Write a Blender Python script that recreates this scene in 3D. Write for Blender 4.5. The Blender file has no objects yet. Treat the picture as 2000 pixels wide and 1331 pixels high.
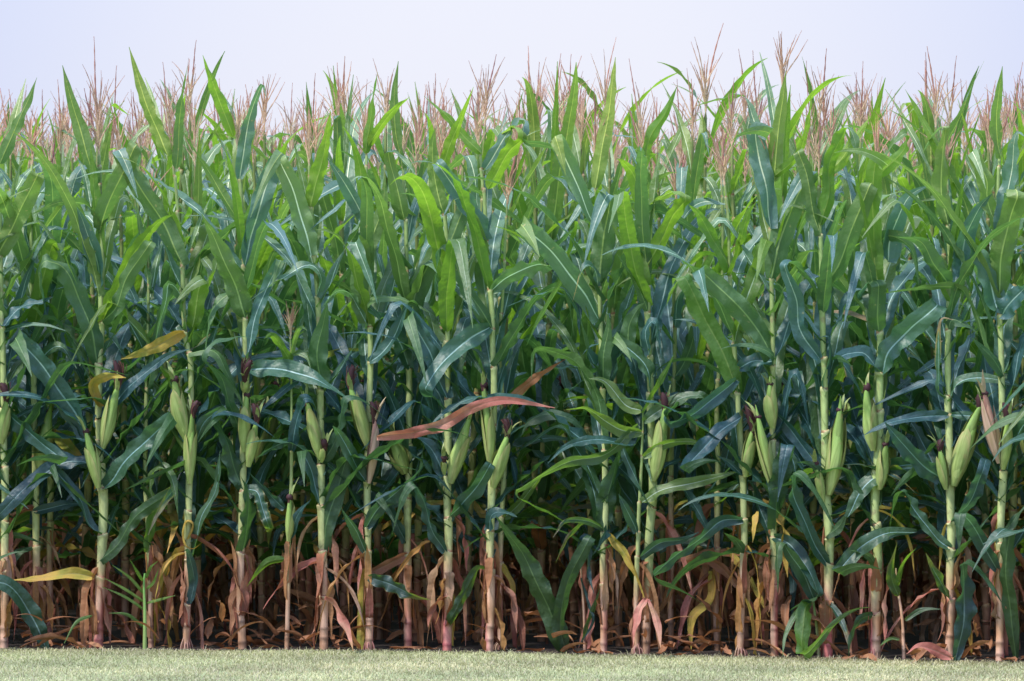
import bpy, math, random
import numpy as np
from mathutils import Vector, Matrix, noise
PI = math.pi
random.seed(11); rs = np.random.RandomState(5)
sc = bpy.context.scene
col = sc.collection
D = 20.0; F = 10000.0; H = 1.3; HZ = 625.0       # viewing distance, focal length in pixels, eye height, horizon line

def PX(px, py, Y):                                # photo position -> metres on the upright plane at depth Y
    k = (Y + D) / F
    return ((px-1000)*k, H-(py-HZ)*k)

ROWX = [-6.0, -2.0, -0.6, -0.1, 0.9, 2.0, 6.0]
ROWY = [1.00, 0.22, 0.12, 0.02, -0.24, -0.58, -1.70]
def edge(x): return float(np.interp(x, ROWX, ROWY))

# ------------------------------------------------------------------ materials
def new_mat(name):
    m = bpy.data.materials.new(name); m.use_nodes = True
    nt = m.node_tree; nt.nodes.clear()
    return m, nt, nt.nodes, nt.links
def N(nt, t, **kw):
    n = nt.nodes.new(t)
    for k, v in kw.items():
        if k in n.inputs: n.inputs[k].default_value = v
        else: setattr(n, k, v)
    return n
def math_n(nt, op, a, b=None, c=None):
    n = nt.nodes.new('ShaderNodeMath'); n.operation = op
    for i, v in enumerate((a, b, c)):
        if v is None: continue
        if isinstance(v, (int, float)): n.inputs[i].default_value = v
        else: nt.links.new(v, n.inputs[i])
    return n.outputs[0]
def mix(nt, f, a, b, blend='MIX'):
    n = nt.nodes.new('ShaderNodeMix'); n.data_type = 'RGBA'; n.blend_type = blend
    for i, v in ((0, f), (6, a), (7, b)):
        if isinstance(v, (int, float)): n.inputs[i].default_value = v
        elif isinstance(v, tuple): n.inputs[i].default_value = (*v, 1) if len(v) == 3 else v
        else: nt.links.new(v, n.inputs[i])
    return n.outputs[2]
def ramp(nt, f, stops, interp='LINEAR'):
    n = nt.nodes.new('ShaderNodeValToRGB'); n.color_ramp.interpolation = interp
    e = n.color_ramp.elements
    while len(e) > 1: e.remove(e[-1])
    e[0].position = stops[0][0]; e[0].color = (*stops[0][1], 1)
    for p, c in stops[1:]:
        x = e.new(p); x.color = (*c, 1)
    nt.links.new(f, n.inputs[0]); return n.outputs[0]

def leaf_material(name, mode):
    """mode: green, bright, tipped (yellow / tan towards the tip and margins), yellow, dry, red"""
    m, nt, nodes, links = new_mat(name)
    uv = N(nt, 'ShaderNodeUVMap'); uv.uv_map = 'UVMap'
    sep = N(nt, 'ShaderNodeSeparateXYZ'); links.new(uv.outputs[0], sep.inputs[0])
    u, v = sep.outputs[0], sep.outputs[1]
    oi = N(nt, 'ShaderNodeObjectInfo'); rnd = oi.outputs['Random']
    geo = N(nt, 'ShaderNodeNewGeometry'); back = geo.outputs['Backfacing']
    tc = N(nt, 'ShaderNodeTexCoord')
    nz = N(nt, 'ShaderNodeTexNoise', Scale=9.0, Detail=4.0); links.new(tc.outputs['Object'], nz.inputs['Vector'])
    nf = N(nt, 'ShaderNodeTexNoise', Scale=55.0, Detail=3.0); links.new(tc.outputs['Object'], nf.inputs['Vector'])
    # parallel veins: noise stretched along the blade
    cmb = N(nt, 'ShaderNodeCombineXYZ')
    links.new(math_n(nt, 'MULTIPLY', u, 26.0), cmb.inputs[0]); links.new(math_n(nt, 'MULTIPLY', v, 2.2), cmb.inputs[1]); links.new(math_n(nt, 'MULTIPLY', rnd, 37.0), cmb.inputs[2])
    vn = N(nt, 'ShaderNodeTexNoise', Scale=1.0, Detail=3.0); links.new(cmb.outputs[0], vn.inputs['Vector'])
    au = math_n(nt, 'ABSOLUTE', math_n(nt, 'SUBTRACT', u, 0.5))       # 0 at midrib, .5 at the margin
    ribw = math_n(nt, 'MULTIPLY_ADD', v, -0.03, 0.050)
    rib = N(nt, 'ShaderNodeMapRange'); rib.inputs['To Min'].default_value = 1; rib.inputs['To Max'].default_value = 0
    links.new(au, rib.inputs['Value']); links.new(math_n(nt, 'MULTIPLY', ribw, .55), rib.inputs['From Min']); links.new(ribw, rib.inputs['From Max'])
    rib = rib.outputs[0]
    if mode in ('green', 'bright', 'tipped'):
        up = ramp(nt, rnd, [(0, (.058, .125, .135)), (.35, (.072, .155, .135)), (.65, (.090, .18, .110)), (1, (.14, .225, .09))])
        lo = ramp(nt, rnd, [(0, (.065, .135, .055)), (.5, (.10, .175, .055)), (1, (.16, .24, .06))])
        if mode == 'bright':
            up = ramp(nt, rnd, [(0, (.11, .19, .10)), (.5, (.15, .25, .08)), (1, (.22, .30, .09))]); lo = ramp(nt, rnd, [(0, (.11, .24, .05)), (1, (.20, .33, .05))])
        base = mix(nt, back, up, lo)
        ribc = mix(nt, back, (.80, .92, .80), (.44, .54, .18))
    elif mode == 'yellow':
        base = ramp(nt, nz.outputs[0], [(.3, (.36, .40, .08)), (.5, (.68, .44, .10)), (.7, (.76, .40, .14))]); ribc = mix(nt, back, (.5, .4, .2), (.45, .36, .15))
    elif mode == 'red':
        base = ramp(nt, nz.outputs[0], [(.3, (.60, .17, .15)), (.48, (.74, .26, .22)), (.62, (.85, .42, .32)), (.8, (.60, .36, .14))]); ribc = mix(nt, back, (.5, .28, .22), (.4, .2, .16))
    else:
        base = mix(nt, .62, ramp(nt, nz.outputs[0], [(.32, (.14, .045, .040)), (.5, (.36, .13, .09)), (.68, (.74, .38, .22))]),
                   ramp(nt, rnd, [(0, (.52, .17, .13)), (.3, (.74, .36, .15)), (.5, (.42, .13, .11)), (.65, (.74, .34, .27)), (.85, (.80, .40, .10)), (1, (.78, .50, .40))]))
        ribc = mix(nt, back, (.50, .32, .22), (.42, .26, .17)) if mode == 'dry' else (.20, .12, .09)
    if mode == 'old': base = mix(nt, 1.0, base, (.55, .46, .46), 'MULTIPLY')  # dry copy darkened: shade deep in the rows painted into the colour
    base = mix(nt, math_n(nt, 'MULTIPLY', rib, math_n(nt, 'MULTIPLY_ADD', rnd, .5, .4)), base, ribc)
    if mode == 'tipped' or mode in ('green', 'bright'):
        # margins and tip go yellow, then tan
        k = {'tipped': 1.0, 'green': .2, 'bright': .05}[mode]
        edgev = math_n(nt, 'MULTIPLY', math_n(nt, 'POWER', math_n(nt, 'MULTIPLY', au, 2.0), 3.0), .42)
        s = math_n(nt, 'ADD', math_n(nt, 'POWER', v, 2.2), edgev)
        s = math_n(nt, 'ADD', s, math_n(nt, 'MULTIPLY_ADD', nz.outputs[0], 1.1, -.62))
        s = math_n(nt, 'MULTIPLY', s, math_n(nt, 'MULTIPLY_ADD', rnd, k*.55, k*.75))
        mr = N(nt, 'ShaderNodeMapRange'); links.new(s, mr.inputs['Value']); mr.inputs['From Min'].default_value = .34; mr.inputs['From Max'].default_value = .5
        mr2 = N(nt, 'ShaderNodeMapRange'); links.new(s, mr2.inputs['Value']); mr2.inputs['From Min'].default_value = .5; mr2.inputs['From Max'].default_value = .62
        base = mix(nt, mr.outputs[0], base, (.40, .33, .07) if mode != 'tipped' else (.50, .34, .08))
        base = mix(nt, mr2.outputs[0], base, (.42, .24, .13))
    base = mix(nt, math_n(nt, 'MULTIPLY_ADD', vn.outputs[0], .9, -.1), mix(nt, 1.0, base, (.66, .70, .66), 'MULTIPLY'), base)
    base = mix(nt, math_n(nt, 'MULTIPLY_ADD', nz.outputs[0], 1.0, -.15), mix(nt, 1.0, base, (.72, .78, .74), 'MULTIPLY'), base)
    # small specks of dust and lesions
    sp = N(nt, 'ShaderNodeMapRange'); links.new(nf.outputs[0], sp.inputs['Value']); sp.inputs['From Min'].default_value = .68; sp.inputs['From Max'].default_value = .74
    base = mix(nt, math_n(nt, 'MULTIPLY', sp.outputs[0], .45), base, (.30, .24, .12))
    living = mode in ('green', 'bright', 'tipped')
    if living:                                   # canopy shade and top light painted in by height; young upper leaves also yellower
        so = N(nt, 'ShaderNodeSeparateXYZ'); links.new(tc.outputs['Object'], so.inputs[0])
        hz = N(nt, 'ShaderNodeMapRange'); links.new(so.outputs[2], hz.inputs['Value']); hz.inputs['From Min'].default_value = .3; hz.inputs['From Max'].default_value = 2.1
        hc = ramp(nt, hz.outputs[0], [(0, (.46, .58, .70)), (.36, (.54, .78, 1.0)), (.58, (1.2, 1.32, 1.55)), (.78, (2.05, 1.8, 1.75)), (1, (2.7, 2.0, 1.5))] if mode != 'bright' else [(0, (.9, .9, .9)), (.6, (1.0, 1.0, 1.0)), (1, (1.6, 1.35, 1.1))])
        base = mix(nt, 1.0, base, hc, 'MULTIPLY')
    bs = N(nt, 'ShaderNodeBsdfPrincipled'); links.new(base, bs.inputs['Base Color'])
    rr = math_n(nt, 'MULTIPLY_ADD', nz.outputs[0], .26, .32 if living else .6)
    links.new(math_n(nt, 'MULTIPLY_ADD', back, .12, rr), bs.inputs['Roughness'])
    bs.inputs['IOR'].default_value = 1.55 if living else 1.3
    if living: bs.inputs['Coat Weight'].default_value = .2; bs.inputs['Coat Roughness'].default_value = .45
    h = math_n(nt, 'ADD', math_n(nt, 'MULTIPLY', vn.outputs[0], .5), math_n(nt, 'MULTIPLY', nf.outputs[0], .3))
    mpz = N(nt, 'ShaderNodeTexNoise', Scale=24.0, Detail=2.0); links.new(tc.outputs['Object'], mpz.inputs['Vector'])
    bm0 = N(nt, 'ShaderNodeBump', Strength=.6, Distance=.016); links.new(mpz.outputs[0], bm0.inputs['Height'])
    bm = N(nt, 'ShaderNodeBump', Strength=.6, Distance=.004); links.new(h, bm.inputs['Height']); links.new(bm0.outputs[0], bm.inputs['Normal']); links.new(bm.outputs[0], bs.inputs['Normal'])
    tr = N(nt, 'ShaderNodeBsdfTranslucent'); links.new(bm.outputs[0], tr.inputs['Normal'])
    if living:
        tcol = mix(nt, 1.0, mix(nt, .5, base, (.18, .30, .03) if mode != 'green' else (.09, .18, .05)), (1.9, 2.1, 1.1) if mode != 'green' else (1.9, 2.2, 1.3), 'MULTIPLY')
    else:
        tcol = mix(nt, 1.0, base, (1.3, 1.1, .8), 'MULTIPLY')
    links.new(tcol, tr.inputs['Color'])
    ms = N(nt, 'ShaderNodeMixShader'); ms.inputs[0].default_value = (.34 if mode == 'green' else .42) if living else .25
    links.new(bs.outputs[0], ms.inputs[1]); links.new(tr.outputs[0], ms.inputs[2])
    out = N(nt, 'ShaderNodeOutputMaterial'); links.new(ms.outputs[0], out.inputs[0])
    return m
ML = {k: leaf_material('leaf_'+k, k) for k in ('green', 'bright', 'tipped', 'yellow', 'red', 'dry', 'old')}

def vcol_material(name, rough, streak=(60, 60, 3), amt=.35, dark=(.6, .55, .5), transl=0, bump=.3, spec=.4, mott=None):
    m, nt, nodes, links = new_mat(name)
    at = N(nt, 'ShaderNodeVertexColor'); at.layer_name = 'Col'
    tc = N(nt, 'ShaderNodeTexCoord'); mp = N(nt, 'ShaderNodeMapping'); mp.inputs['Scale'].default_value = streak
    links.new(tc.outputs['Object'], mp.inputs['Vector'])
    nz = N(nt, 'ShaderNodeTexNoise', Scale=1.0, Detail=4.0); links.new(mp.outputs[0], nz.inputs['Vector'])
    c = mix(nt, math_n(nt, 'MULTIPLY', math_n(nt, 'MULTIPLY_ADD', nz.outputs[0], 3.0, -1.0), amt), at.outputs[0], mix(nt, 1.0, at.outputs[0], dark, 'MULTIPLY'))
    if mott:
        n2 = N(nt, 'ShaderNodeTexNoise', Scale=28.0, Detail=5.0); links.new(tc.outputs['Object'], n2.inputs['Vector'])
        mr = N(nt, 'ShaderNodeMapRange'); links.new(n2.outputs[0], mr.inputs['Value']); mr.inputs['From Min'].default_value = .6; mr.inputs['From Max'].default_value = .7
        c = mix(nt, math_n(nt, 'MULTIPLY', mr.outputs[0], .5), c, mott)
    bs = N(nt, 'ShaderNodeBsdfPrincipled', Roughness=rough); links.new(c, bs.inputs['Base Color']); bs.inputs['Specular IOR Level'].default_value = spec
    bm = N(nt, 'ShaderNodeBump', Strength=bump, Distance=.003); links.new(nz.outputs[0], bm.inputs['Height']); links.new(bm.outputs[0], bs.inputs['Normal'])
    out = N(nt, 'ShaderNodeOutputMaterial')
    if transl:
        tr = N(nt, 'ShaderNodeBsdfTranslucent'); links.new(c, tr.inputs['Color'])
        ms = N(nt, 'ShaderNodeMixShader'); ms.inputs[0].default_value = transl
        links.new(bs.outputs[0], ms.inputs[1]); links.new(tr.outputs[0], ms.inputs[2]); links.new(ms.outputs[0], out.inputs[0])
    else: links.new(bs.outputs[0], out.inputs[0])
    return m
M_STALK = vcol_material('stalk_skin', .5, (90, 90, 5), .45, (.62, .56, .48), mott=(.24, .16, .10))
M_HUSK = vcol_material('husk_skin', .5, (90, 90, 5), .75, (.50, .58, .40), transl=.12, bump=.6, mott=(.42, .30, .14))
M_SILK = vcol_material('silk_strands', .7, (60, 60, 60), .4)
M_TASSEL = vcol_material('tassel_spikelets', .8, (150, 150, 150), .5, (.6, .55, .55), transl=.5)

# ------------------------------------------------------------------ mesh helpers
def make_mesh(name, V, Fc, mat, uv=None, colr=None, smooth=True):
    me = bpy.data.meshes.new(name)
    V = np.asarray(V, dtype=np.float32); Fc = np.asarray(Fc, dtype=np.int32)
    nf, k = Fc.shape
    me.vertices.add(len(V)); me.vertices.foreach_set('co', V.ravel())
    me.loops.add(nf*k); me.loops.foreach_set('vertex_index', Fc.ravel())
    me.polygons.add(nf); me.polygons.foreach_set('loop_start', np.arange(0, nf*k, k, dtype=np.int32))
    me.polygons.foreach_set('loop_total', np.full(nf, k, dtype=np.int32))
    if uv is not None:
        l = me.uv_layers.new(name='UVMap'); l.data.foreach_set('uv', np.asarray(uv, dtype=np.float32)[Fc.ravel()].ravel())
    if colr is not None:
        a = me.color_attributes.new('Col', 'FLOAT_COLOR', 'POINT')
        c4 = np.ones((len(V), 4), dtype=np.float32); c4[:, :3] = colr; a.data.foreach_set('color', c4.ravel())
    mats = mat if isinstance(mat, (list, tuple)) else [mat]
    for x in mats: me.materials.append(x)
    me.update(calc_edges=True)
    if smooth: me.polygons.foreach_set('use_smooth', np.ones(nf, dtype=bool))
    return me

def obj(name, me, parent=None, loc=None):
    o = bpy.data.objects.new(name, me); col.objects.link(o)
    if parent is not None: o.parent = parent
    if loc is not None: o.location = loc
    return o

def grid_faces(n, m, off=0, wrap=False):
    i = np.arange(n-1)[:, None]; j = np.arange(m if wrap else m-1)[None, :]
    j2 = (j+1) % m
    a = i*m+j; b = (i+1)*m+j; c = (i+1)*m+j2; d = i*m+j2
    return np.stack([a, b, c, d], -1).reshape(-1, 4)+off

def tube(P, R, sides, colr, squash=None):
    """returns V, F, C for a tube through points P with radii R; colr (n,3)"""
    P = np.asarray(P, float); n = len(P); R = np.asarray(R, float)
    T = np.gradient(P, axis=0); T /= np.linalg.norm(T, axis=1)[:, None]+1e-9
    ref = np.array([1., 0, 0]) if abs(T[0][0]) < .8 else np.array([0, 1., 0])
    A = np.cross(T, ref); A /= np.linalg.norm(A, axis=1)[:, None]+1e-9
    B = np.cross(T, A)
    an = np.linspace(0, 2*PI, sides, endpoint=False)
    V = P[:, None]+R[:, None, None]*(np.cos(an)[None, :, None]*A[:, None]+np.sin(an)[None, :, None]*B[:, None])
    C = np.repeat(np.asarray(colr, float)[:, None], sides, 1)
    return V.reshape(-1, 3), grid_faces(n, sides, 0, True)[:, ::-1], C.reshape(-1, 3)

class Bag:
    def __init__(s): s.V = []; s.F = []; s.C = []; s.n = 0
    def add(s, V, F, C):
        s.V.append(V); s.F.append(F+s.n); s.C.append(C); s.n += len(V)
    def mesh(s, name, mat): return make_mesh(name, np.vstack(s.V), np.vstack(s.F), mat, colr=np.vstack(s.C))

def catmull(pts, n):
    pts = np.asarray(pts, float)
    p = np.vstack([2*pts[0]-pts[1], pts, 2*pts[-1]-pts[-2]])
    out = []
    seg = len(pts)-1
    for t in np.linspace(0, seg-1e-6, n*4):
        i = int(t); f = t-i
        a, b, c, d = p[i], p[i+1], p[i+2], p[i+3]
        out.append(.5*((2*b)+(-a+c)*f+(2*a-5*b+4*c-d)*f*f+(-a+3*b-3*c+d)*f**3))
    out = np.array(out)
    L = np.concatenate([[0], np.cumsum(np.linalg.norm(np.diff(out, axis=0), axis=1))])
    s = np.linspace(0, L[-1], n)
    return np.stack([np.interp(s, L, out[:, k]) for k in range(3)], 1), L[-1]

UC = np.array([-1, -.74, -.42, -.11, 0, .11, .42, .74, 1.])
UC_LOW = np.array([-1, -.45, 0, .45, 1.])
def blade(P, S, W, L, ruffle=.2, vf=.3, seed=0, frac=.16, base=.6, low=False, tipf=None):
    """leaf grid around spine P with side vectors S; width W (full), returns V, F, UV"""
    r = np.random.RandomState(seed % 100000)
    n = len(P); t = np.linspace(0, 1, n)
    T = np.gradient(P, axis=0); T /= np.linalg.norm(T, axis=1)[:, None]+1e-9
    S = S-(S*T).sum(1)[:, None]*T; S /= np.linalg.norm(S, axis=1)[:, None]+1e-9
    Nn = np.cross(T, S)
    w = (base+(1-base)*np.sin(PI/2*np.clip(t/frac, 0, 1))**.8)*np.where(t < .38, 1, 1-np.clip((t-.38)/.62, 0, 1)**(1.15+.75*r.rand()))
    w = w*(1+.05*np.sin(t*L/.09*2*PI+r.rand()*6)*(t > .1))
    if tipf: w = np.maximum(w, 0)*1.0
    w = np.maximum(w*W/2, .0012)
    uc = UC_LOW if low else UC
    ph = r.rand(2)*6.28; lam = r.uniform(.07, .13); ruffle = min(ruffle*1.5, .45); ph2 = r.rand()*6.28
    s = t*L
    V = np.empty((n, len(uc), 3)); env = np.clip(t/.12, 0, 1)*np.clip((1-t)/.2, 0, 1)
    am = ruffle*(.6+.6*np.sin(s/.23*2*PI*.5+ph2))
    vfa = vf*(1-.7*t)+1.1*np.exp(-t/.035)
    for j, u in enumerate(uc):
        rf = am*env*np.sin(2*PI*s/lam*(1 if u > 0 else 1.13)+ph[0 if u > 0 else 1])*abs(u)**2.2
        keel = vfa*(math.sqrt(u*u+.012)-.11)
        if abs(u) < .01: keel = keel-.05
        big = .22*np.sin(2*PI*s/.27+ph2+u*1.6)*env
        V[:, j] = P+(S*(u*w/np.sqrt(1+(vfa*.7)**2))[:, None])+Nn*((keel+rf+big)*w)[:, None]
    UV = np.stack(np.broadcast_arrays((uc/2+.5)[None, :], t[:, None]), -1).reshape(-1, 2)
    return V.reshape(-1, 3), grid_faces(n, len(uc)), UV

def nat_spine(L, a, th0, droop, power=1.6, fold=None, foldang=2.0, drift=0, n=24, wob=.0, r=None):
    t = np.linspace(0, 1, n)
    th = th0+droop*t**power
    if fold: th = th+foldang/(1+np.exp(-(t-fold)/.014))
    th = np.minimum(th, 3.05)
    az = a+drift*t+wob*np.sin(t*7+a)
    T = np.stack([np.sin(th)*np.cos(az), np.sin(th)*np.sin(az), np.cos(th)], 1)
    P = np.vstack([[0, 0, 0], np.cumsum((T[1:]+T[:-1])/2*L/(n-1), axis=0)])
    S = np.stack([-np.sin(az), np.cos(az), np.zeros(n)], 1)
    return P, S, T
def rollS(S, T, ang):
    Nn = np.cross(T, S); return S*np.cos(ang)[:, None]+Nn*np.sin(ang)[:, None]

def lerp(a, b, t): return tuple(a[i]+(b[i]-a[i])*t for i in range(3))

# stalk ---------------------------------------------------------------
def stalk_mesh(path, collars, r0, seed, sides=10, low=False, ztop=None, dryto=.30, stain=.5, green=0.0):
    """path(z)->(x,y) offsets; collars: sorted heights of the leaf collars"""
    r = random.Random(seed); zt = ztop
    zs, rad, cl = [], [], []
    def rr(z): return r0*(1.12-.28*(z/zt))*(1-.52*max(0, (z/zt-.35)/.65)**1.1)
    def cc(z):
        g = min(1, max(0, (z-dryto)/.14)); k = z/zt
        dry = lerp((.52, .29, .17), (.64, .40, .29), .5+.5*math.sin(z*31+seed))
        gr = lerp((.54, .55, .26), (.27, .37, .13), min(1, k*1.25)); gr = lerp(gr, (.24, .38, .12), green)
        return lerp(dry, gr, g)
    cur = 0.0; zs.append(-.02); rad.append(rr(0)*1.05); cl.append(lerp(cc(0), (.1, .07, .06), .6))
    bare = [r.uniform(.02, .05), r.uniform(.07, .12)]
    marks = [(b, 'node') for b in bare]+[(c, 'collar') for c in collars]
    for z, kind in marks:
        step = .05 if low else .016
        zz = zs[-1]+step; zlo = zs[-1]
        while zz < z-.012:
            f = (zz-max(0, zs[0]))
            zs.append(zz); rad.append(rr(zz)*(.90+.17*((zz-zlo)/(z-zlo))**.7+.02*math.sin(zz*40+seed))); cl.append(cc(zz)); zz += step
        if kind == 'node':
            for dz, k, d in ((-.006, .98, .2), (-.001, 1.08, .5), (.004, 1.08, .55), (.010, 1.0, .1)):
                zs.append(z+dz); rad.append(rr(z)*k); cl.append(lerp(cc(z), (.07, .035, .03), d))
        else:
            for dz, k, d in ((-.012, 1.10, 0), (-.004, 1.20, .0), (.0, 1.22, .0), (.0015, 1.10, 1), (.004, .92, 1), (.009, .88, .15)):
                base = cc(z)
                if d == 1: base = lerp(base, (.34, .14, .09), .75)
                elif k > 1.1: base = lerp(base, (.55, .50, .28), .5)
                zs.append(z+dz); rad.append(rr(z)*k); cl.append(base)
    zz = zs[-1]+.03
    while zz < zt:
        zs.append(zz); rad.append(rr(zz)); cl.append(cc(zz)); zz += .05
    zs.append(zt); rad.append(.0028); cl.append((.40, .34, .18))
    jog = lambda z: r0*.22*math.sin(PI*sum(1 for c in collars if c < z)+.5)*math.cos(seed) if z > .1 else 0
    P = np.array([[path(z)[0]+jog(z), path(z)[1], z] for z in zs])
    V, Fc, C = tube(P, rad, sides, cl)
    if not low:                       # streaks down the sheaths, not the same all round
        rr_ = np.random.RandomState(seed); ang = np.tile(np.arange(sides), len(zs)); zrep = np.repeat(np.array(zs), sides)
        m = .5+.5*np.sin(ang*1.7+zrep*3+seed)
        sa = .5+.5*np.sin(ang*2*PI/sides+seed+2.2*np.sin(zrep*4.3+seed)); sb = .5+.5*np.sin(zrep*9.0+seed*1.3)
        st = np.clip((dryto+.08-zrep)/.12, 0, 1)*np.clip((sa*.75+sb*.5-.62)/.25, 0, 1)*stain
        C = C*(1-st[:, None]*.75)*(1-.35*np.clip(np.sin(ang*2.9+zrep*1.7+seed)*np.sin(zrep*23+ang), 0, 1)*(zrep < dryto+.2))[:, None]+np.array([.46, .05, .10])*st[:, None]*.75
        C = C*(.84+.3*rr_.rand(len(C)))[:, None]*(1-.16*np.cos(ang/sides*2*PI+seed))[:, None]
    return V, Fc, C

def tassel_mesh(seed, size=1.0, low=False, nb=None, lean=0.0):
    r = random.Random(seed); b = Bag(); sides = 3 if low else 4
    tone = r.random()
    tip = lerp((.80, .44, .32), (.46, .22, .22), r.random()); body = lerp((.98, .84, .58), (.96, .72, .50), tone)
    def branch(p0, d, L, rad, droop, n):
        P = [np.array(p0, float)]; dd = np.array(d, float)
        for i in range(n-1):
            dd = dd+np.array([0, 0, -droop/n])+np.array([r.gauss(0, .03), r.gauss(0, .03), 0]); dd /= np.linalg.norm(dd)
            P.append(P[-1]+dd*L/(n-1))
        R = [rad*(.5 if i == 0 else 1)*(1-.75*(i/(n-1))**2.5)*(1 if low else (1.25 if i % 2 else .75)) for i in range(n)]
        cl = [lerp(body, tip, min(1, max(0, (i/(n-1)-.15)*(2.6 if L > .255*size else 1.1)))) for i in range(n)]
        b.add(*tube(P, R, sides, cl))
    l = r.uniform(0, 6.28)
    Lm = size*(r.uniform(.22, .33) if r.random() < .8 else r.uniform(.33, .42))
    branch((0, 0, 0), (math.cos(l)*.10+lean, math.sin(l)*.06, 1), Lm, .0040, r.uniform(-.02, .05), 6 if low else 16)
    nb = nb or r.randint(9, 16)
    for i in range(nb):
        z = .02+.11*size*(i/nb); a = i*2.4+r.random(); sp = r.uniform(.08, .55)
        dl = np.array([math.cos(a)*sp, math.sin(a)*sp, 1.0]); dl /= np.linalg.norm(dl)
        branch((lean*z, 0, z), dl, size*r.uniform(.10, .21), .0025, r.choice([.1, .25, .5, .9]), 5 if low else 10)
    return b

def ear_mesh(L, R, seed, dry=False, bend=.1):
    r = random.Random(seed); b = Bag(); n = 18; sides = 14
    for layer in range(3):
        rot = r.random()*6.28; k = 1-.06*layer; L2 = L*(.80+.10*layer)
        z = np.linspace(0, 1, n)
        prof = np.interp(z, [0, .08, .2, .36, .5, .64, .8, .92, 1], [.36, .54, .84, 1, .97, .82, .52, .24, .07])
        P = np.stack([bend*L2*(z**2)*.3, 0*z, z*L2], 1)
        g = [lerp((.50, .56, .22), (.25, .40, .10), min(1, abs(zz-.12)*1.4)) for zz in z]
        if dry: g = [lerp((.56, .38, .28), (.50, .22, .20), zz) for zz in z]
        V, Fc, C = tube(P, prof*R*k, sides, g)
        V = V.reshape(n, sides, 3); C = C.reshape(n, sides, 3)
        an = np.linspace(0, 2*PI, sides, endpoint=False)+rot
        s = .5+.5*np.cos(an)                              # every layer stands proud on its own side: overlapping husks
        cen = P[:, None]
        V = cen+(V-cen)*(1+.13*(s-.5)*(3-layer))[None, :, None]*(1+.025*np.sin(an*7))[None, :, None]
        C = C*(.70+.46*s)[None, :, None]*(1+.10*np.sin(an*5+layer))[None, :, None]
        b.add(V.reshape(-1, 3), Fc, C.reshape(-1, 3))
    for i in range(4):
        a0 = r.random()*6.28 if i else -PI/2+r.uniform(-.6, .6); ze = r.uniform(.55, .85); n2, m2 = 12, 7
        V = np.zeros((n2, m2, 3)); C = np.zeros((n2, m2, 3))
        for p in range(n2):
            z = ze*p/(n2-1); pr = float(np.interp(z, [0, .08, .2, .36, .5, .64, .8, .92, 1], [.36, .54, .84, 1, .97, .82, .52, .24, .07]))*R
            hw = 1.25*math.sqrt(max(0, 1-(p/(n2-1))**2.2))+.02
            for q in range(m2):
                uu = q/(m2-1)*2-1; an = a0+uu*hw; rad = pr*(1.13+.035*i)+.0015+.004*(p/(n2-1))**2
                V[p, q] = (bend*L*z*z*.3+math.cos(an)*rad, math.sin(an)*rad, z*L)
                e = abs(uu)**3*.6+(p/(n2-1))**4*.5
                C[p, q] = np.array(lerp(lerp((.42, .50, .18), (.24, .38, .10), z), (.50, .40, .20), min(1, e)))*r.uniform(.92, 1.08) if not dry else (.62, .40, .32)
        b.add(V.reshape(-1, 3), grid_faces(n2, m2), C.reshape(-1, 3))
    # short free husk tips
    for i in range(3):
        a = r.random()*6.28; zz = L*r.uniform(.78, .9)
        P, S, T = nat_spine(r.uniform(.05, .10), a, .12, r.uniform(.2, 1.2), n=6)
        P = P+np.array([bend*zz*.25+math.cos(a)*R*.3, math.sin(a)*R*.3, zz])
        V, Fc, UV = blade(P, S, .016, .08, 0, .3, seed+i, base=.9, low=True)
        b.add(V, Fc, np.tile((.55, .40, .28) if dry else (.30, .36, .14), (len(V), 1)))
    return b
def silk_mesh(seed, L=.07, side=1):
    r = random.Random(seed); b = Bag()
    cp = [np.array([side*L*.35*(k/6)**1.6, -.004, -.012+L*(1.35*(k/6)-.35*(k/6)**2)]) for k in range(7)]
    b.add(*tube(cp, [.009, .012, .0145, .0145, .013, .010, .004], 7, [(.045, .012, .017)]*7))
    for i in range(60):
        a = r.random()*6.28; P = [np.array([math.cos(a)*.006, math.sin(a)*.006, -.02])]; d = np.array([math.cos(a)*.05, math.sin(a)*.05, 1.0])
        n = 7; ll = L*r.uniform(.6, 1.45)
        for k in range(n-1):
            d = d+np.array([side*.20*k/n+r.gauss(0, .05), r.gauss(0, .05)-.05, -.35*k/n]); d /= np.linalg.norm(d); P.append(P[-1]+d*ll/n)
        c = lerp((.035, .010, .014), (.16, .06, .04), r.random()**2)
        b.add(*tube(P, [.0022*(1-.4*k/n) for k in range(n)], 4, [c]*n))
    return b

# ------------------------------------------------------------------ tagging
def tag(o, label=None, cat=None, group=None, kind=None):
    for k, v in (('label', label), ('category', cat), ('group', group), ('kind', kind)):
        if v: o[k] = v
def empty(name, loc, rz=0):
    e = bpy.data.objects.new(name, None); e.empty_display_size = .1; col.objects.link(e); e.location = loc; e.rotation_euler.z = rz; return e

def basis(o_loc, d, up_hint=(0, -1, 0)):
    d = Vector(d).normalized(); x = Vector(up_hint).cross(d)
    if x.length < 1e-3: x = Vector((1, 0, 0))
    x.normalize(); y = d.cross(x)
    M = Matrix((x, y, d)).transposed().to_4x4(); M.translation = Vector(o_loc); return M

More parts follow.
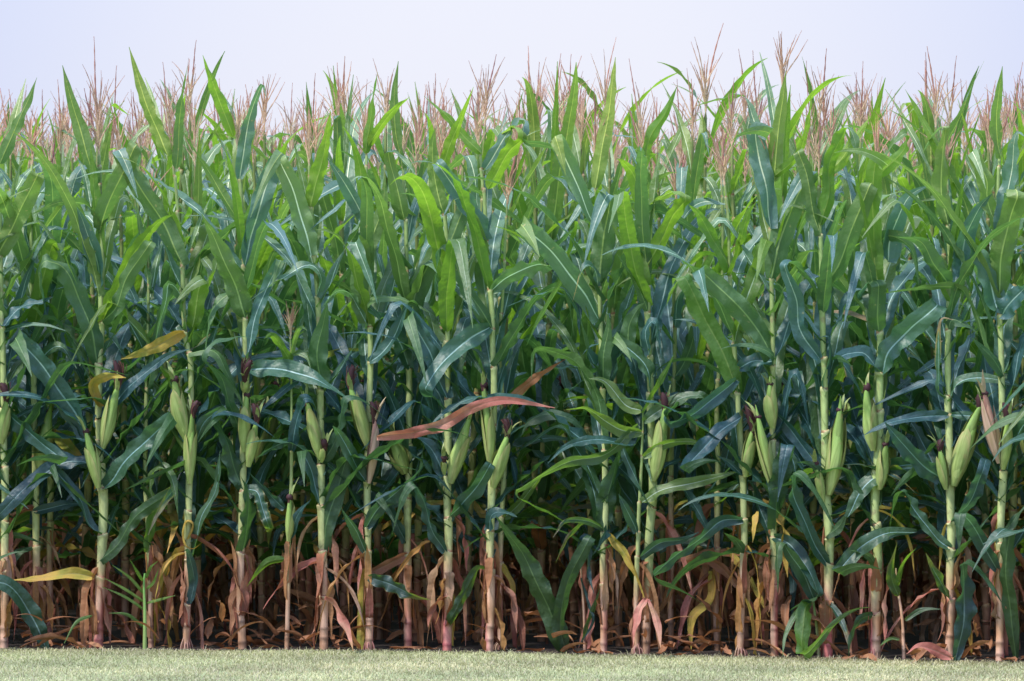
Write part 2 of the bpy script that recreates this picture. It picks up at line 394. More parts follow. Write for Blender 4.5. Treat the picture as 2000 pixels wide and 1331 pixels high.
def add_ear(parent, p0, p1, R, seed, dry=False, silk=.07, silk_side=1, label=None):
    p0 = tuple(p0)
    d = Vector(p1)-Vector(p0); p0 = tuple(Vector(p0)-d*.07); d = d*1.18; L = d.length
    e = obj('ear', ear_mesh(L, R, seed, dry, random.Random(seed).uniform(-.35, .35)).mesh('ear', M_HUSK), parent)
    e.matrix_local = basis(p0, d)
    if label: e['label'] = label
    if silk:
        s = obj('silk', silk_mesh(seed+5, silk, silk_side).mesh('silk', M_SILK), e)
        s.location = (random.Random(seed).uniform(-.35, .35)*L*.30*.74, 0, L*.86)
    return e

# ------------------------------------------------------------------ random (canopy) leaf
def rand_leaf(r, z, zt, a, low=False):
    """a living leaf for collar height z on a plant of stalk height zt; returns V,F,UV,mode"""
    k = z/zt; seed = r.randrange(10**6)
    n = 12 if low else 24
    if k < .13:
        L = r.uniform(.2, .48); W = r.uniform(.014, .042)
        P, S, T = nat_spine(L, a, r.uniform(.9, 2.0), r.uniform(1.6, 2.2), r.uniform(.18, .5), drift=r.uniform(-.8, .8), n=n, wob=.3)
        S = rollS(S, T, np.linspace(0, 1, n)*r.uniform(-4, 4))
        V, Fc, UV = blade(P, S, W, L, .5, .8, seed, low=low)
        return V, Fc, UV, 'dry'
    if k < .24:
        L = r.uniform(.45, .72); W = r.uniform(.045, .072)
        P, S, T = nat_spine(L, a, r.uniform(.5, 1.1), r.uniform(1.0, 1.9), r.uniform(.9, 1.4), drift=r.uniform(-.6, .6), n=n, wob=.15)
        S = rollS(S, T, np.linspace(0, 1, n)*r.uniform(-1.6, 1.6))
        V, Fc, UV = blade(P, S, W, L, .35, .4, seed, low=low)
        return V, Fc, UV, r.choice(['green', 'green', 'green', 'green', 'tipped', 'tipped', 'yellow', 'dry'])
    if k < .78:
        L = r.uniform(.62, .92); W = r.uniform(.044, .074)
        fold = r.uniform(.4, .72) if r.random() < .55 else None
        P, S, T = nat_spine(L, a, r.uniform(.28, .66), (r.uniform(.7, 1.7) if k > .5 else r.uniform(1.2, 2.2)) if not fold else r.uniform(.1, .5), r.uniform(1.3, 2.4), fold, r.uniform(1.2, 2.1), drift=r.uniform(-.5, .5), n=n, wob=.08)
        S = rollS(S, T, np.linspace(0, 1, n)**1.3*r.uniform(-1.3, 1.3))
        V, Fc, UV = blade(P, S, W, L, r.uniform(.15, .34), r.uniform(.15, .4), seed, low=low)
        return V, Fc, UV, r.choices(['green', 'tipped', 'bright'], [12, 2 if k < .45 else 0, 1 if k < .5 else 3])[0]
    L = r.uniform(.36, .56)*(1 if k < .93 else .9); W = r.uniform(.028, .050)
    u = r.random()
    fold = r.uniform(.45, .75) if u < .34 else None
    P, S, T = nat_spine(L, a, r.uniform(.08, .55), r.uniform(0, .35) if u < .74 else r.uniform(.7, 1.4), 2.0, fold, r.uniform(1.3, 2.3), drift=r.uniform(-.25, .25), n=n, wob=.05)
    S = rollS(S, T, np.linspace(0, 1, n)*r.uniform(-.7, .7))
    V, Fc, UV = blade(P, S, W, L, r.uniform(.05, .2), r.uniform(.2, .5), seed, low=low)
    return V, Fc, UV, r.choices(['green', 'bright'], [1, 1])[0]

def collar_list(r, zt):
    zs = []; z = r.uniform(.12, .2)
    while z < zt-.11:
        zs.append(z); z += .062+.042*min(1, z/.9)+r.uniform(-.012, .018)
    return zs

def build_plant(seed, root, low=False):
    r = random.Random(seed)
    zt = r.uniform(1.94, 2.12)
    lx, ly = r.uniform(-.05, .05), r.uniform(-.05, .05); ph = r.random()*6
    path = lambda z: (lx*(z/zt)**2+.006*math.sin(z*5+ph), ly*(z/zt)**2+.006*math.cos(z*4+ph))
    cz = collar_list(r, zt)
    V, Fc, C = stalk_mesh(path, cz, r.uniform(.0125, .0165), seed, 8, low, zt, r.uniform(.2, .42), r.random()*.7)
    parts = [('stalk', V, Fc, None, C, M_STALK)]
    a0 = r.random()*6.28
    for i, z in enumerate(cz):
        a = a0+PI*i+r.gauss(0, .32)
        v, f, uv, mode = rand_leaf(r, z, zt, a, low)
        x, y = path(z); v = v+np.array([x, y, z-.004])
        if mode == 'dry' and r.random() < .75: mode = 'old'
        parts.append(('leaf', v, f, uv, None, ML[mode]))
    t = tassel_mesh(seed+3, r.uniform(.85, 1.1), low)
    x, y = path(zt); parts.append(('tassel', np.vstack(t.V)+np.array([x, y, zt-.01]), np.vstack(t.F), None, np.vstack(t.C), M_TASSEL))
    parts[0] = ('stalk', parts[0][1], parts[0][2], None, parts[0][4]*np.array([.72, .66, .58]), M_STALK)  # rear stalk colour darkened to stand for the shade between rows
    if low: return parts
    for nm, V, Fc, uv, C, mt in parts:
        obj(nm, make_mesh(nm, V, Fc, mt, uv, C), root)
    ne = r.choice([0, 1, 1])
    for k in range(ne):
        z = cz[min(len(cz)-1, 6+k)]+.01 if len(cz) > 7 else .9
        z = r.uniform(.72, .82)+.14*k
        a = a0+PI*k+r.gauss(0, .3); x, y = path(z)
        p0 = (x+.014*math.cos(a), y+.014*math.sin(a), z); s = r.uniform(.16, .4); L = r.uniform(.19, .26)
        p1 = (p0[0]+math.cos(a)*math.sin(s)*L, p0[1]+math.sin(a)*math.sin(s)*L, z+math.cos(s)*L)
        add_ear(root, p0, p1, r.uniform(.018, .025), seed*7+k, False, .06, 1 if math.cos(a) > 0 else -1)
    return parts

# ------------------------------------------------------------------ FRONT ROW, plant by plant
# stalk points (photo px), r0 px, ears [(base),(tip),R px,dry,silk], leaves [(points, width px, side u/l, roll, material, mode)]
U, Lw = 'u', 'l'
FR = []
def P_(label, stalk, w, ears=(), leaves=(), tassel=1.0, dryto=.30, stain=.5, green=0, behind=0.0, extra=13, dead=8):
    FR.append(dict(label=label, stalk=stalk, w=w, ears=ears, leaves=leaves, tassel=tassel, dryto=dryto, stain=stain, green=green, behind=behind, extra=extra, dead=dead))

P_('corn plant at the far left edge with a dark leaf slanting to the grass',
   [(8, 1268), (10, 1000), (5, 700), (0, 450), (-5, 300)], 14, [((4, 860), (12, 775), 13, 0, 1)],
   [([(92, 1272), (68, 1215), (38, 1165), (0, 1140), (-40, 1160)], 44, U, .2, 'green'),
    ([(0, 320), (25, 260), (52, 205), (72, 152)], 34, Lw, .2, 'green'), ([(-5, 500), (25, 440), (50, 390), (72, 345)], 46, Lw, .1, 'green'),
    ([(5, 640), (45, 600), (80, 590), (104, 580)], 34, U, .5, 'green'), ([(10, 800), (60, 850), (100, 880), (125, 900)], 34, U, .3, 'green')])
P_('corn plant with a fat low ear, orange leaf across its foot, near left edge',
   [(70, 1266), (71, 1120), (70, 980), (66, 800), (64, 600), (58, 450), (60, 320)], 13, [((80, 915), (92, 795), 20, 0, 0)],
   [([(62, 1068), (35, 1080), (15, 1105), (-5, 1140)], 20, Lw, .2, 'green'),
    ([(64, 650), (45, 640), (22, 690), (5, 760)], 30, U, .6, 'green'),
    ([(66, 720), (90, 690), (120, 680), (150, 720)], 30, U, .5, 'green'),
    ([(98, 840), (120, 860), (150, 890), (172, 905)], 28, U, .15, 'yellow'),
    ([(66, 1000), (110, 990), (150, 985), (220, 985)], 22, U, .3, 'green')], behind=.14)
P_('thin pale corn stalk close behind the second plant from the left edge',
   [(97, 1262), (97, 1100), (99, 950), (98, 700), (100, 520), (95, 360)], 12, [],
   [([(100, 680), (92, 640), (80, 600), (60, 560)], 30, Lw, .2, 'green'), ([(100, 580), (112, 540), (90, 520), (62, 575), (20, 605)], 26, U, .7, 'green')], behind=.35)
P_('tall corn plant with two ears, thick dark silk and an orange leaf low down',
   [(191, 1272), (195, 1180), (199, 1060), (204, 985), (194, 900), (192, 720), (197, 640), (198, 450), (192, 340), (192, 300)], 17,
   [((203, 868), (234, 752), 19, 0, 1.5), ((192, 945), (175, 835), 14, 0, .3)],
   [([(174, 862), (140, 800), (98, 735), (60, 690), (32, 662)], 50, U, .2, 'green'),
    ([(190, 712), (178, 645), (152, 575), (122, 525), (92, 508)], 46, Lw, .2, 'green'),
    ([(203, 955), (225, 930), (265, 880), (338, 815)], 42, U, .25, 'green'),
    ([(186, 905), (120, 905), (60, 945), (-4, 1008)], 36, U, .3, 'green'),
    ([(197, 1045), (175, 1022), (155, 975), (105, 915)], 26, U, .4, 'green'),
    ([(190, 1100), (225, 1068), (265, 1010), (332, 962)], 30, Lw, .25, 'tipped'),
    ([(184, 1128), (140, 1120), (80, 1130), (18, 1134)], 26, U, .25, 'yellow'),
    ([(186, 360), (168, 290), (143, 210), (122, 128)], 42, Lw, .15, 'green'),
    ([(196, 450), (205, 410), (235, 350), (262, 290)], 44, Lw, .2, 'green'),
    ([(193, 445), (170, 400), (120, 395), (60, 420)], 26, Lw, .6, 'green'),
    ([(198, 560), (185, 500), (165, 440), (150, 405)], 38, U, .2, 'green'),
    ([(198, 630), (225, 600), (250, 540), (290, 480)], 34, Lw, .2, 'green'),
    ([(196, 795), (182, 752), (212, 735), (246, 738)], 24, U, .2, 'yellow'),
    ([(192, 820), (250, 760), (320, 700), (370, 682)], 32, U, .3, 'green')], stain=.6, dryto=.25)
P_('slim corn plant with a bright green arching leaf, beside the weedy shoot',
   [(295, 1270), (294, 1150), (290, 1050), (284, 950), (284, 820), (287, 700), (290, 560), (288, 420)], 9, [],
   [([(288, 1080), (296, 1020), (310, 990), (322, 980)], 22, Lw, .2, 'bright'),
    ([(300, 985), (296, 940), (310, 912), (335, 930), (348, 1008)], 26, U, .5, 'bright'),
    ([(288, 760), (300, 700), (310, 640), (312, 600)], 34, Lw, .2, 'green')], stain=.1, dryto=.2, behind=.06)
P_('corn plant carrying two stacked green ears and a twisted yellow leaf curl at knee height',
   [(364, 1270), (366, 1150), (368, 1050), (368, 950), (374, 860), (372, 700), (358, 640), (355, 500), (345, 400), (338, 320)], 13,
   [((371, 935), (366, 800), 14, 0, .8), ((362, 850), (331, 740), 16, 0, .4)],
   [([(364, 642), (350, 580), (330, 555), (322, 590), (300, 690)], 30, U, .9, 'green'),
    ([(358, 520), (320, 440), (270, 360), (234, 298)], 44, Lw, .15, 'green'),
    ([(328, 305), (300, 240), (275, 170), (252, 92)], 40, Lw, .15, 'green'),
    ([(372, 900), (390, 840), (410, 815), (440, 800)], 26, U, .4, 'green'),
    ([(376, 1090), (390, 1020), (420, 960), (430, 880)], 24, U, .4, 'green'),
    ([(376, 640), (385, 590), (392, 560), (398, 548)], 38, Lw, .1, 'bright'),
    ([(366, 1060), (378, 1025), (362, 1018), (358, 1060), (376, 1072), (395, 1060)], 10, Lw, .7, 'yellow'),
    ([(358, 648), (322, 668), (280, 688), (236, 702)], 30, U, .2, 'yellow'),
    ([(372, 1180), (378, 1130), (368, 1080), (360, 1075)], 24, U, .2, 'green'),
    ([(368, 690), (420, 690), (450, 740), (478, 800)], 26, Lw, .6, 'green'),
    ([(345, 330), (350, 260), (354, 200), (366, 130)], 32, Lw, .3, 'green')])
P_('corn plant with a shredded dry pink sheath round its foot and dark silk clumps',
   [(474, 1272), (470, 1200), (470, 1085), (474, 960), (478, 830), (480, 700), (479, 630), (475, 500), (470, 360), (462, 290)], 14,
   [((478, 875), (478, 765), 15, 0, .3), ((487, 905), (500, 815), 12, 0, 1), ((479, 765), (478, 738), 9, 0, 1.2)],
   [([(479, 622), (458, 555), (425, 480), (394, 418)], 48, Lw, .1, 'green'),
    ([(470, 440), (430, 372), (390, 310), (350, 246)], 24, Lw, .3, 'green'),
    ([(468, 350), (480, 270), (497, 200), (512, 166), (520, 190)], 38, U, .2, 'green'),
    ([(456, 268), (434, 210), (412, 155), (396, 108)], 34, Lw, .15, 'bright'),
    ([(478, 520), (500, 430), (525, 350), (552, 300)], 44, U, .15, 'green'),
    ([(482, 700), (500, 620), (522, 560), (548, 510)], 30, U, .3, 'green'),
    ([(490, 722), (560, 722), (620, 745), (692, 785)], 46, U, .3, 'green'),
    ([(472, 850), (455, 808), (435, 745), (398, 705)], 30, Lw, .3, 'green'),
    ([(476, 960), (455, 905), (432, 840), (415, 820)], 36, Lw, .3, 'green'),
    ([(472, 1080), (486, 1020), (482, 960), (470, 930)], 38, Lw, .5, 'green'),
    ([(480, 955), (500, 960), (510, 985), (520, 1015)], 26, U, .3, 'tipped'),
    ([(460, 560), (420, 600), (405, 650), (400, 700)], 26, Lw, .6, 'green')], stain=.2, dryto=.36)
P_('short slender corn plant with one small low ear tipped with rusty silk',
   [(560, 1272), (563, 1160), (563, 1060), (568, 960), (570, 850), (569, 720), (566, 660)], 8, [((564, 1050), (572, 968), 11, 0, .35)],
   [([(556, 994), (525, 965), (485, 922)], 24, U, .3, 'green'), ([(556, 1092), (520, 1100), (482, 1146)], 18, Lw, .3, 'bright'),
    ([(566, 1050), (580, 1010), (608, 975)], 22, U, .3, 'green'), ([(566, 708), (545, 670), (530, 655), (516, 662)], 24, Lw, .2, 'bright'),
    ([(568, 700), (578, 655), (588, 640), (600, 645)], 14, U, .3, 'bright'), ([(570, 695), (585, 690), (600, 700), (606, 718)], 14, U, .4, 'bright'),
    ([(570, 880), (582, 810), (592, 780)], 26, U, .2, 'green'), ([(566, 860), (540, 870), (500, 895)], 20, U, .3, 'green')],
   tassel=.62, extra=0, stain=.15, dryto=.22, dead=1)
P_('corn plant with long pale sheaths, directly right of the short slender plant',
   [(632, 1264), (633, 1180), (630, 1075), (628, 990), (626, 900), (626, 760), (622, 600), (614, 500), (606, 405), (604, 320)], 15,
   [((624, 890), (606, 775), 14, 0, .2), ((629, 900), (634, 868), 8, 0, .5)],
   [([(608, 500), (590, 430), (572, 370), (548, 318)], 42, U, .15, 'green'),
    ([(606, 405), (624, 330), (638, 270), (646, 215)], 34, Lw, .2, 'bright'),
    ([(626, 762), (620, 690), (632, 630), (640, 588)], 46, Lw, .1, 'green'),
    ([(618, 580), (628, 545), (605, 520), (555, 540), (485, 590)], 28, U, .75, 'green'),
    ([(624, 908), (645, 880), (665, 825), (672, 782)], 26, Lw, .3, 'green'),
    ([(632, 1076), (640, 1020), (662, 945), (680, 885)], 38, Lw, .2, 'green'),
    ([(624, 988), (612, 930), (592, 885)], 28, U, .3, 'green'),
    ([(636, 1165), (655, 1180), (680, 1235), (690, 1272)], 20, U, .3, 'red')], stain=.25)
P_('corn plant with a long pink dried leaf stretching right and a withered pink husk',
   [(721, 1266), (722, 1180), (718, 1080), (717, 950), (720, 820), (724, 710), (720, 560), (713, 420), (714, 350), (716, 300)], 13,
   [((717, 868), (688, 752), 17, 0, 1.3), ((722, 935), (742, 812), 11, 1, 1)],
   [([(736, 853), (800, 846), (870, 828), (915, 800), (985, 782), (1084, 797)], 25, U, .1, 'red'),
    ([(714, 940), (690, 898), (664, 850), (650, 832)], 32, U, .2, 'green'),
    ([(713, 1076), (690, 1030), (662, 985)], 26, U, .35, 'green'),
    ([(716, 1030), (740, 990), (785, 955), (838, 898)], 32, U, .3, 'green'),
    ([(722, 1128), (760, 1140), (800, 1162), (842, 1172)], 30, U, .25, 'tipped'),
    ([(722, 708), (745, 690), (775, 645), (800, 590)], 30, U, .35, 'green'),
    ([(714, 632), (703, 560), (706, 490), (694, 470)], 42, Lw, .1, 'green'),
    ([(716, 290), (738, 255), (770, 215), (800, 190)], 26, Lw, .2, 'bright'),
    ([(714, 430), (690, 390), (668, 350), (640, 310)], 34, U, .2, 'green'),
    ([(712, 520), (730, 460), (748, 400), (752, 340)], 32, Lw, .2, 'green'),
    ([(718, 640), (690, 580), (660, 570), (626, 605)], 30, U, .8, 'green'),
    ([(714, 300), (722, 240), (730, 180), (738, 140)], 28, Lw, .3, 'bright')], stain=.55)
P_('corn plant behind the pink dried leaf, its ear half hidden by a dark leaf',
   [(797, 1270), (795, 1130), (797, 950), (800, 760), (798, 640), (794, 530), (792, 420), (786, 320)], 14, [((790, 920), (768, 852), 20, 0, 0)],
   [([(800, 642), (812, 575), (838, 510), (852, 462)], 46, Lw, .1, 'green'),
    ([(790, 430), (775, 370), (760, 300)], 36, Lw, .2, 'green'),
    ([(793, 1060), (770, 1010), (750, 980), (735, 968)], 26, U, .3, 'green'),
    ([(795, 1082), (745, 1110), (695, 1132), (640, 1140)], 26, U, .3, 'dry'),
    ([(800, 720), (770, 650), (740, 620), (715, 600)], 36, U, .3, 'green'),
    ([(795, 870), (770, 790), (745, 745), (725, 730)], 30, U, .4, 'green'),
    ([(786, 330), (774, 260), (770, 190), (778, 120)], 30, Lw, .2, 'green')], behind=.12)
P_('corn plant with one plump ear leaning right under the pink dried leaf',
   [(873, 1264), (875, 1180), (876, 1080), (874, 950), (874, 850), (875, 700), (872, 590), (875, 500), (866, 400), (860, 330)], 15,
   [((882, 935), (912, 808), 17, 0, .9), ((868, 925), (864, 892), 6, 0, .2)],
   [([(870, 1077), (842, 1030), (824, 975), (812, 945)], 30, U, .35, 'green'),
    ([(875, 1012), (900, 985), (930, 955), (955, 912)], 34, U, .3, 'green'),
    ([(866, 930), (845, 880), (825, 860), (800, 850)], 32, U, .3, 'green'),
    ([(958, 1118), (932, 1112), (908, 1160), (884, 1202)], 26, Lw, .4, 'tipped'),
    ([(868, 590), (857, 565), (848, 535)], 22, U, .5, 'green'),
    ([(874, 780), (850, 720), (835, 680), (800, 620)], 38, U, .2, 'green'),
    ([(868, 420), (850, 360), (845, 290), (850, 250)], 32, Lw, .2, 'green'),
    ([(862, 340), (880, 280), (905, 220), (925, 170)], 30, Lw, .2, 'bright'),
    ([(868, 500), (890, 450), (905, 400), (908, 370)], 32, Lw, .2, 'green'),
    ([(868, 1165), (850, 1180), (838, 1205), (836, 1225)], 18, U, .4, 'dry')], stain=.7)
P_('tall corn plant at the centre with a leaf arching right and two ears',
   [(955, 1274), (958, 1180), (958, 1020), (961, 900), (964, 800), (964, 700), (960, 600), (954, 540), (948, 440), (944, 360), (935, 290)], 14,
   [((957, 900), (954, 745), 14, 0, .4), ((965, 945), (988, 845), 15, 0, 1)],
   [([(962, 643), (935, 600), (905, 550), (872, 480)], 36, Lw, .3, 'green'),
    ([(965, 718), (985, 690), (1030, 605), (1080, 563), (1105, 572), (1122, 660)], 34, Lw, .6, 'green'),
    ([(962, 566), (1000, 535), (1050, 520), (1098, 524)], 38, U, .3, 'green'),
    ([(956, 640), (912, 665), (872, 700), (832, 758)], 46, U, .15, 'green'),
    ([(950, 470), (925, 420), (890, 370), (862, 330)], 38, U, .2, 'green'),
    ([(940, 300), (905, 265), (870, 225), (828, 188)], 28, Lw, .2, 'bright'),
    ([(948, 330), (975, 290), (1000, 250), (1024, 240), (1020, 275)], 32, U, .4, 'green'),
    ([(952, 370), (975, 330), (1000, 290), (1020, 270)], 34, Lw, .2, 'bright'),
    ([(955, 1038), (962, 1008), (985, 1002), (1010, 1010)], 30, U, .6, 'green')], stain=.5)
P_('thinner corn stalk tight against the tall central plant, one leaf bowing low right',
   [(978, 1272), (976, 1150), (980, 1000), (986, 900), (980, 760), (978, 640), (985, 520), (990, 400)], 10, [],
   [([(984, 885), (1010, 845), (1060, 812), (1110, 815), (1142, 850), (1158, 915)], 30, Lw, .5, 'green'),
    ([(986, 1010), (1010, 990), (1040, 950), (1062, 925)], 24, U, .2, 'bright'),
    ([(986, 870), (1000, 900), (1008, 960), (1000, 1015), (980, 1045)], 18, U, .6, 'green'),
    ([(980, 1100), (1000, 1140), (1006, 1190), (1004, 1215)], 16, Lw, .3, 'yellow'), ([(984, 792), (1010, 768), (1050, 735), (1104, 702)], 20, U, .15, 'dry')], behind=.1, extra=3, dryto=.36)
P_('low dark shoot with two broad leaves in a V right of the tall central plant',
   [(1103, 1276), (1103, 1262), (1102, 1245)], 8, [],
   [([(1103, 1276), (1072, 1190), (1030, 1100), (995, 1045), (968, 1008)], 46, Lw, .1, 'green'),
    ([(1106, 1278), (1094, 1210), (1108, 1140), (1148, 1058)], 31, Lw, .25, 'green')], tassel=0, extra=0, dead=0)
P_('corn plant with drooping tan-edged leaves and one tall spear leaf, right of centre',
   [(1179, 1274), (1180, 1180), (1177, 1100), (1183, 1000), (1182, 900), (1178, 780), (1173, 640), (1170, 500), (1165, 380), (1160, 310)], 12, [],
   [([(1178, 1032), (1188, 960), (1204, 905), (1216, 868)], 40, Lw, .2, 'green'),
    ([(1214, 870), (1238, 930), (1262, 975), (1278, 1004)], 20, U, .4, 'green'),
    ([(1182, 880), (1172, 800), (1135, 715), (1085, 690), (1045, 685), (1038, 740)], 34, Lw, .55, 'green'),
    ([(1170, 556), (1176, 490), (1185, 430), (1192, 382)], 48, Lw, .05, 'green'),
    ([(1192, 384), (1180, 400), (1168, 425), (1164, 440)], 18, U, .4, 'tipped'),
    ([(1163, 368), (1176, 290), (1192, 200), (1202, 112)], 40, Lw, .1, 'green'),
    ([(1162, 445), (1130, 370), (1100, 300), (1085, 268)], 38, U, .2, 'green'),
    ([(1170, 625), (1130, 560), (1080, 495), (1018, 440)], 46, U, .2, 'green'),
    ([(1168, 560), (1160, 525), (1140, 522), (1118, 590)], 16, U, .8, 'tipped'),
    ([(1180, 1034), (1145, 1018), (1105, 1018), (1080, 1050)], 16, U, .3, 'tipped'),
    ([(1178, 1035), (1145, 1020), (1110, 1050), (1085, 1100)], 14, Lw, .3, 'tipped'),
    ([(1184, 1040), (1215, 1075), (1245, 1130), (1265, 1190)], 18, U, .3, 'yellow'),
    ([(1176, 760), (1180, 700), (1188, 640), (1186, 600)], 36, Lw, .3, 'green')], stain=.4, dryto=.26)
P_('small green shoot with drooping grassy leaves left of the tan-edged drooping plant',
   [(1143, 1276), (1141, 1190), (1135, 1120), (1133, 1090)], 6, [],
   [([(1133, 1100), (1136, 1060), (1150, 1055), (1150, 1120), (1160, 1160)], 20, U, .6, 'green'),
    ([(1133, 1130), (1150, 1180), (1158, 1215), (1130, 1262)], 10, U, .4, 'green'),
    ([(1140, 1250), (1155, 1200), (1172, 1150)], 12, Lw, .3, 'green')], tassel=0, extra=0, dead=1, behind=.05)
P_('slim pale corn stalk with fresh light green ribbed leaves, touching a thicker stalk',
   [(1244, 1276), (1242, 1180), (1246, 1060), (1250, 960), (1255, 860), (1256, 800)], 9, [],
   [([(1256, 808), (1275, 770), (1298, 730), (1318, 690)], 14, Lw, .3, 'bright'),
    ([(1258, 824), (1290, 800), (1330, 780), (1365, 770)], 30, U, .2, 'bright'),
    ([(1252, 802), (1220, 790), (1180, 745), (1150, 740)], 30, U, .2, 'bright'),
    ([(1252, 845), (1210, 840), (1150, 800), (1105, 800)], 28, U, .3, 'bright'),
    ([(1258, 892), (1300, 868), (1340, 862), (1388, 868)], 22, U, .2, 'bright'),
    ([(1254, 982), (1300, 955), (1370, 940), (1445, 920)], 28, U, .2, 'bright'),
    ([(1250, 1088), (1290, 1062), (1330, 1055), (1365, 1040)], 24, U, .2, 'green'),
    ([(1244, 1040), (1228, 1005), (1208, 965)], 22, U, .2, 'green'),
    ([(1246, 830), (1180, 890), (1100, 905), (1010, 960)], 26, U, .3, 'bright'),
    ([(1240, 870), (1170, 860), (1110, 870), (1070, 905)], 24, U, .3, 'green')], tassel=0, extra=0, dead=1, stain=.2, dryto=.2)
P_('thick green corn stalk with one ear behind the fresh ribbed leaves',
   [(1260, 1266), (1264, 1180), (1267, 1060), (1275, 980), (1273, 850), (1268, 700), (1264, 560), (1263, 480), (1258, 380), (1256, 320)], 16,
   [((1278, 930), (1309, 795), 18, 0, 1)],
   [([(1266, 610), (1245, 560), (1222, 520), (1200, 490)], 20, Lw, .4, 'green'),
    ([(1268, 698), (1262, 650), (1280, 630), (1292, 700)], 26, U, .5, 'green'),
    ([(1264, 520), (1290, 470), (1315, 425), (1338, 392)], 38, Lw, .2, 'bright'),
    ([(1226, 692), (1228, 640), (1245, 605), (1262, 590)], 36, Lw, .1, 'green'),
    ([(1258, 340), (1270, 270), (1300, 220), (1322, 170)], 32, Lw, .2, 'bright'),
    ([(1256, 420), (1240, 350), (1220, 320), (1205, 310)], 36, Lw, .2, 'bright'),
    ([(1262, 560), (1240, 500), (1216, 470), (1196, 440)], 34, Lw, .2, 'bright'),
    ([(1262, 1170), (1250, 1190), (1242, 1220), (1236, 1270)], 16, U, .3, 'red'),
    ([(1268, 1170), (1285, 1220), (1290, 1265)], 16, Lw, .3, 'red'),
    ([(1270, 770), (1262, 720), (1240, 690), (1200, 660)], 30, U, .4, 'green')], stain=.4, dryto=.2, green=.3, behind=.03)
P_('tan corn stalk between the fresh ribbed leaves and the red dry leaves',
   [(1311, 1272), (1310, 1180), (1312, 1050), (1310, 900), (1316, 760), (1318, 640), (1315, 520), (1322, 400)], 10, [((1306, 900), (1310, 800), 10, 0, .5)],
   [([(1318, 640), (1328, 580), (1355, 540), (1362, 545), (1370, 600)], 26, U, .6, 'green'),
    ([(1316, 740), (1340, 700), (1352, 670), (1358, 640)], 28, Lw, .2, 'green'),
    ([(1308, 1140), (1295, 1180), (1275, 1210)], 16, U, .4, 'dry'),
    ([(1320, 450), (1345, 410), (1375, 395), (1420, 400)], 26, U, .5, 'green')], behind=.3, extra=4, dryto=.52, stain=.1)
P_('tan corn stalk under two rust red dry leaves, a yellow leaf at its foot',
   [(1401, 1272), (1398, 1180), (1401, 1060), (1402, 950), (1400, 800), (1408, 640), (1412, 480), (1410, 360)], 11, [],
   [([(1474, 1076), (1425, 1080), (1370, 1082), (1314, 1102)], 22, U, .3, 'dry'),
    ([(1442, 1148), (1410, 1110), (1370, 1095), (1322, 1135)], 24, U, .3, 'dry'),
    ([(1392, 1116), (1388, 1170), (1352, 1208), (1350, 1272)], 24, U, .3, 'yellow'),
    ([(1418, 1072), (1448, 1110), (1480, 1160), (1502, 1205)], 16, U, .3, 'yellow')], behind=.28, extra=5, dryto=.42, stain=.1)
P_('corn plant with a broad bright green leaf across its middle and one dark-silked ear',
   [(1445, 1284), (1449, 1180), (1454, 1060), (1452, 940), (1446, 860), (1441, 770), (1434, 670), (1426, 540), (1424, 420), (1415, 360)], 12,
   [((1456, 925), (1463, 835), 13, 0, 1.4)],
   [([(1442, 768), (1412, 690), (1372, 612), (1338, 545)], 44, Lw, .05, 'bright'),
    ([(1434, 672), (1452, 600), (1475, 540), (1498, 470)], 34, U, .15, 'bright'),
    ([(1438, 742), (1400, 775), (1350, 810), (1310, 830)], 32, U, .2, 'green'),
    ([(1446, 718), (1475, 705), (1510, 705)], 34, U, .2, 'green'),
    ([(1450, 1015), (1405, 1020), (1355, 1062), (1275, 1122)], 30, U, .3, 'green'),
    ([(1456, 1082), (1435, 1055), (1412, 1040)], 18, Lw, .3, 'green'),
    ([(1448, 815), (1400, 850), (1360, 890), (1335, 920)], 34, U, .25, 'green'),
    ([(1450, 930), (1425, 905), (1400, 890)], 16, U, .3, 'green'),
    ([(1425, 530), (1395, 470), (1365, 420), (1345, 400)], 34, Lw, .3, 'bright'),
    ([(1425, 540), (1445, 480), (1460, 420), (1476, 396)], 24, Lw, .4, 'bright')], stain=.4, dryto=.3, tassel=.9, extra=3)
P_('corn plant with dark drooping leaves, standing right of the broad bright green leaf',
   [(1513, 1282), (1512, 1200), (1513, 1130), (1511, 1040), (1508, 920), (1510, 800), (1509, 660), (1507, 545), (1504, 450), (1506, 350)], 13,
   [((1507, 945), (1476, 806), 15, 0, .2), ((1508, 830), (1496, 745), 14, 0, .2)],
   [([(1512, 715), (1485, 650), (1435, 592), (1370, 530)], 46, Lw, .15, 'green'),
    ([(1507, 545), (1522, 475), (1550, 400), (1582, 342)], 48, Lw, .05, 'green'),
    ([(1512, 355), (1517, 280), (1528, 205), (1535, 138)], 42, Lw, .1, 'green'),
    ([(1505, 448), (1498, 380), (1484, 315), (1476, 255), (1500, 262)], 42, U, .15, 'green'),
    ([(1513, 1036), (1518, 980), (1530, 905), (1538, 870)], 42, Lw, .2, 'green'),
    ([(1540, 872), (1552, 920), (1545, 980), (1528, 1024)], 18, U, .4, 'green'),
    ([(1500, 860), (1528, 820), (1545, 735), (1562, 742), (1582, 845)], 24, U, .6, 'green'),
    ([(1512, 1050), (1545, 1065), (1575, 1110), (1600, 1160)], 32, U, .2, 'green'),
    ([(1480, 1000), (1475, 1015), (1470, 1060)], 14, U, .3, 'yellow'),
    ([(1506, 350), (1560, 300), (1580, 230), (1585, 170)], 26, Lw, .3, 'bright'),
    ([(1510, 800), (1550, 850), (1590, 900), (1610, 930)], 30, U, .3, 'green')], stain=.8, dryto=.28)
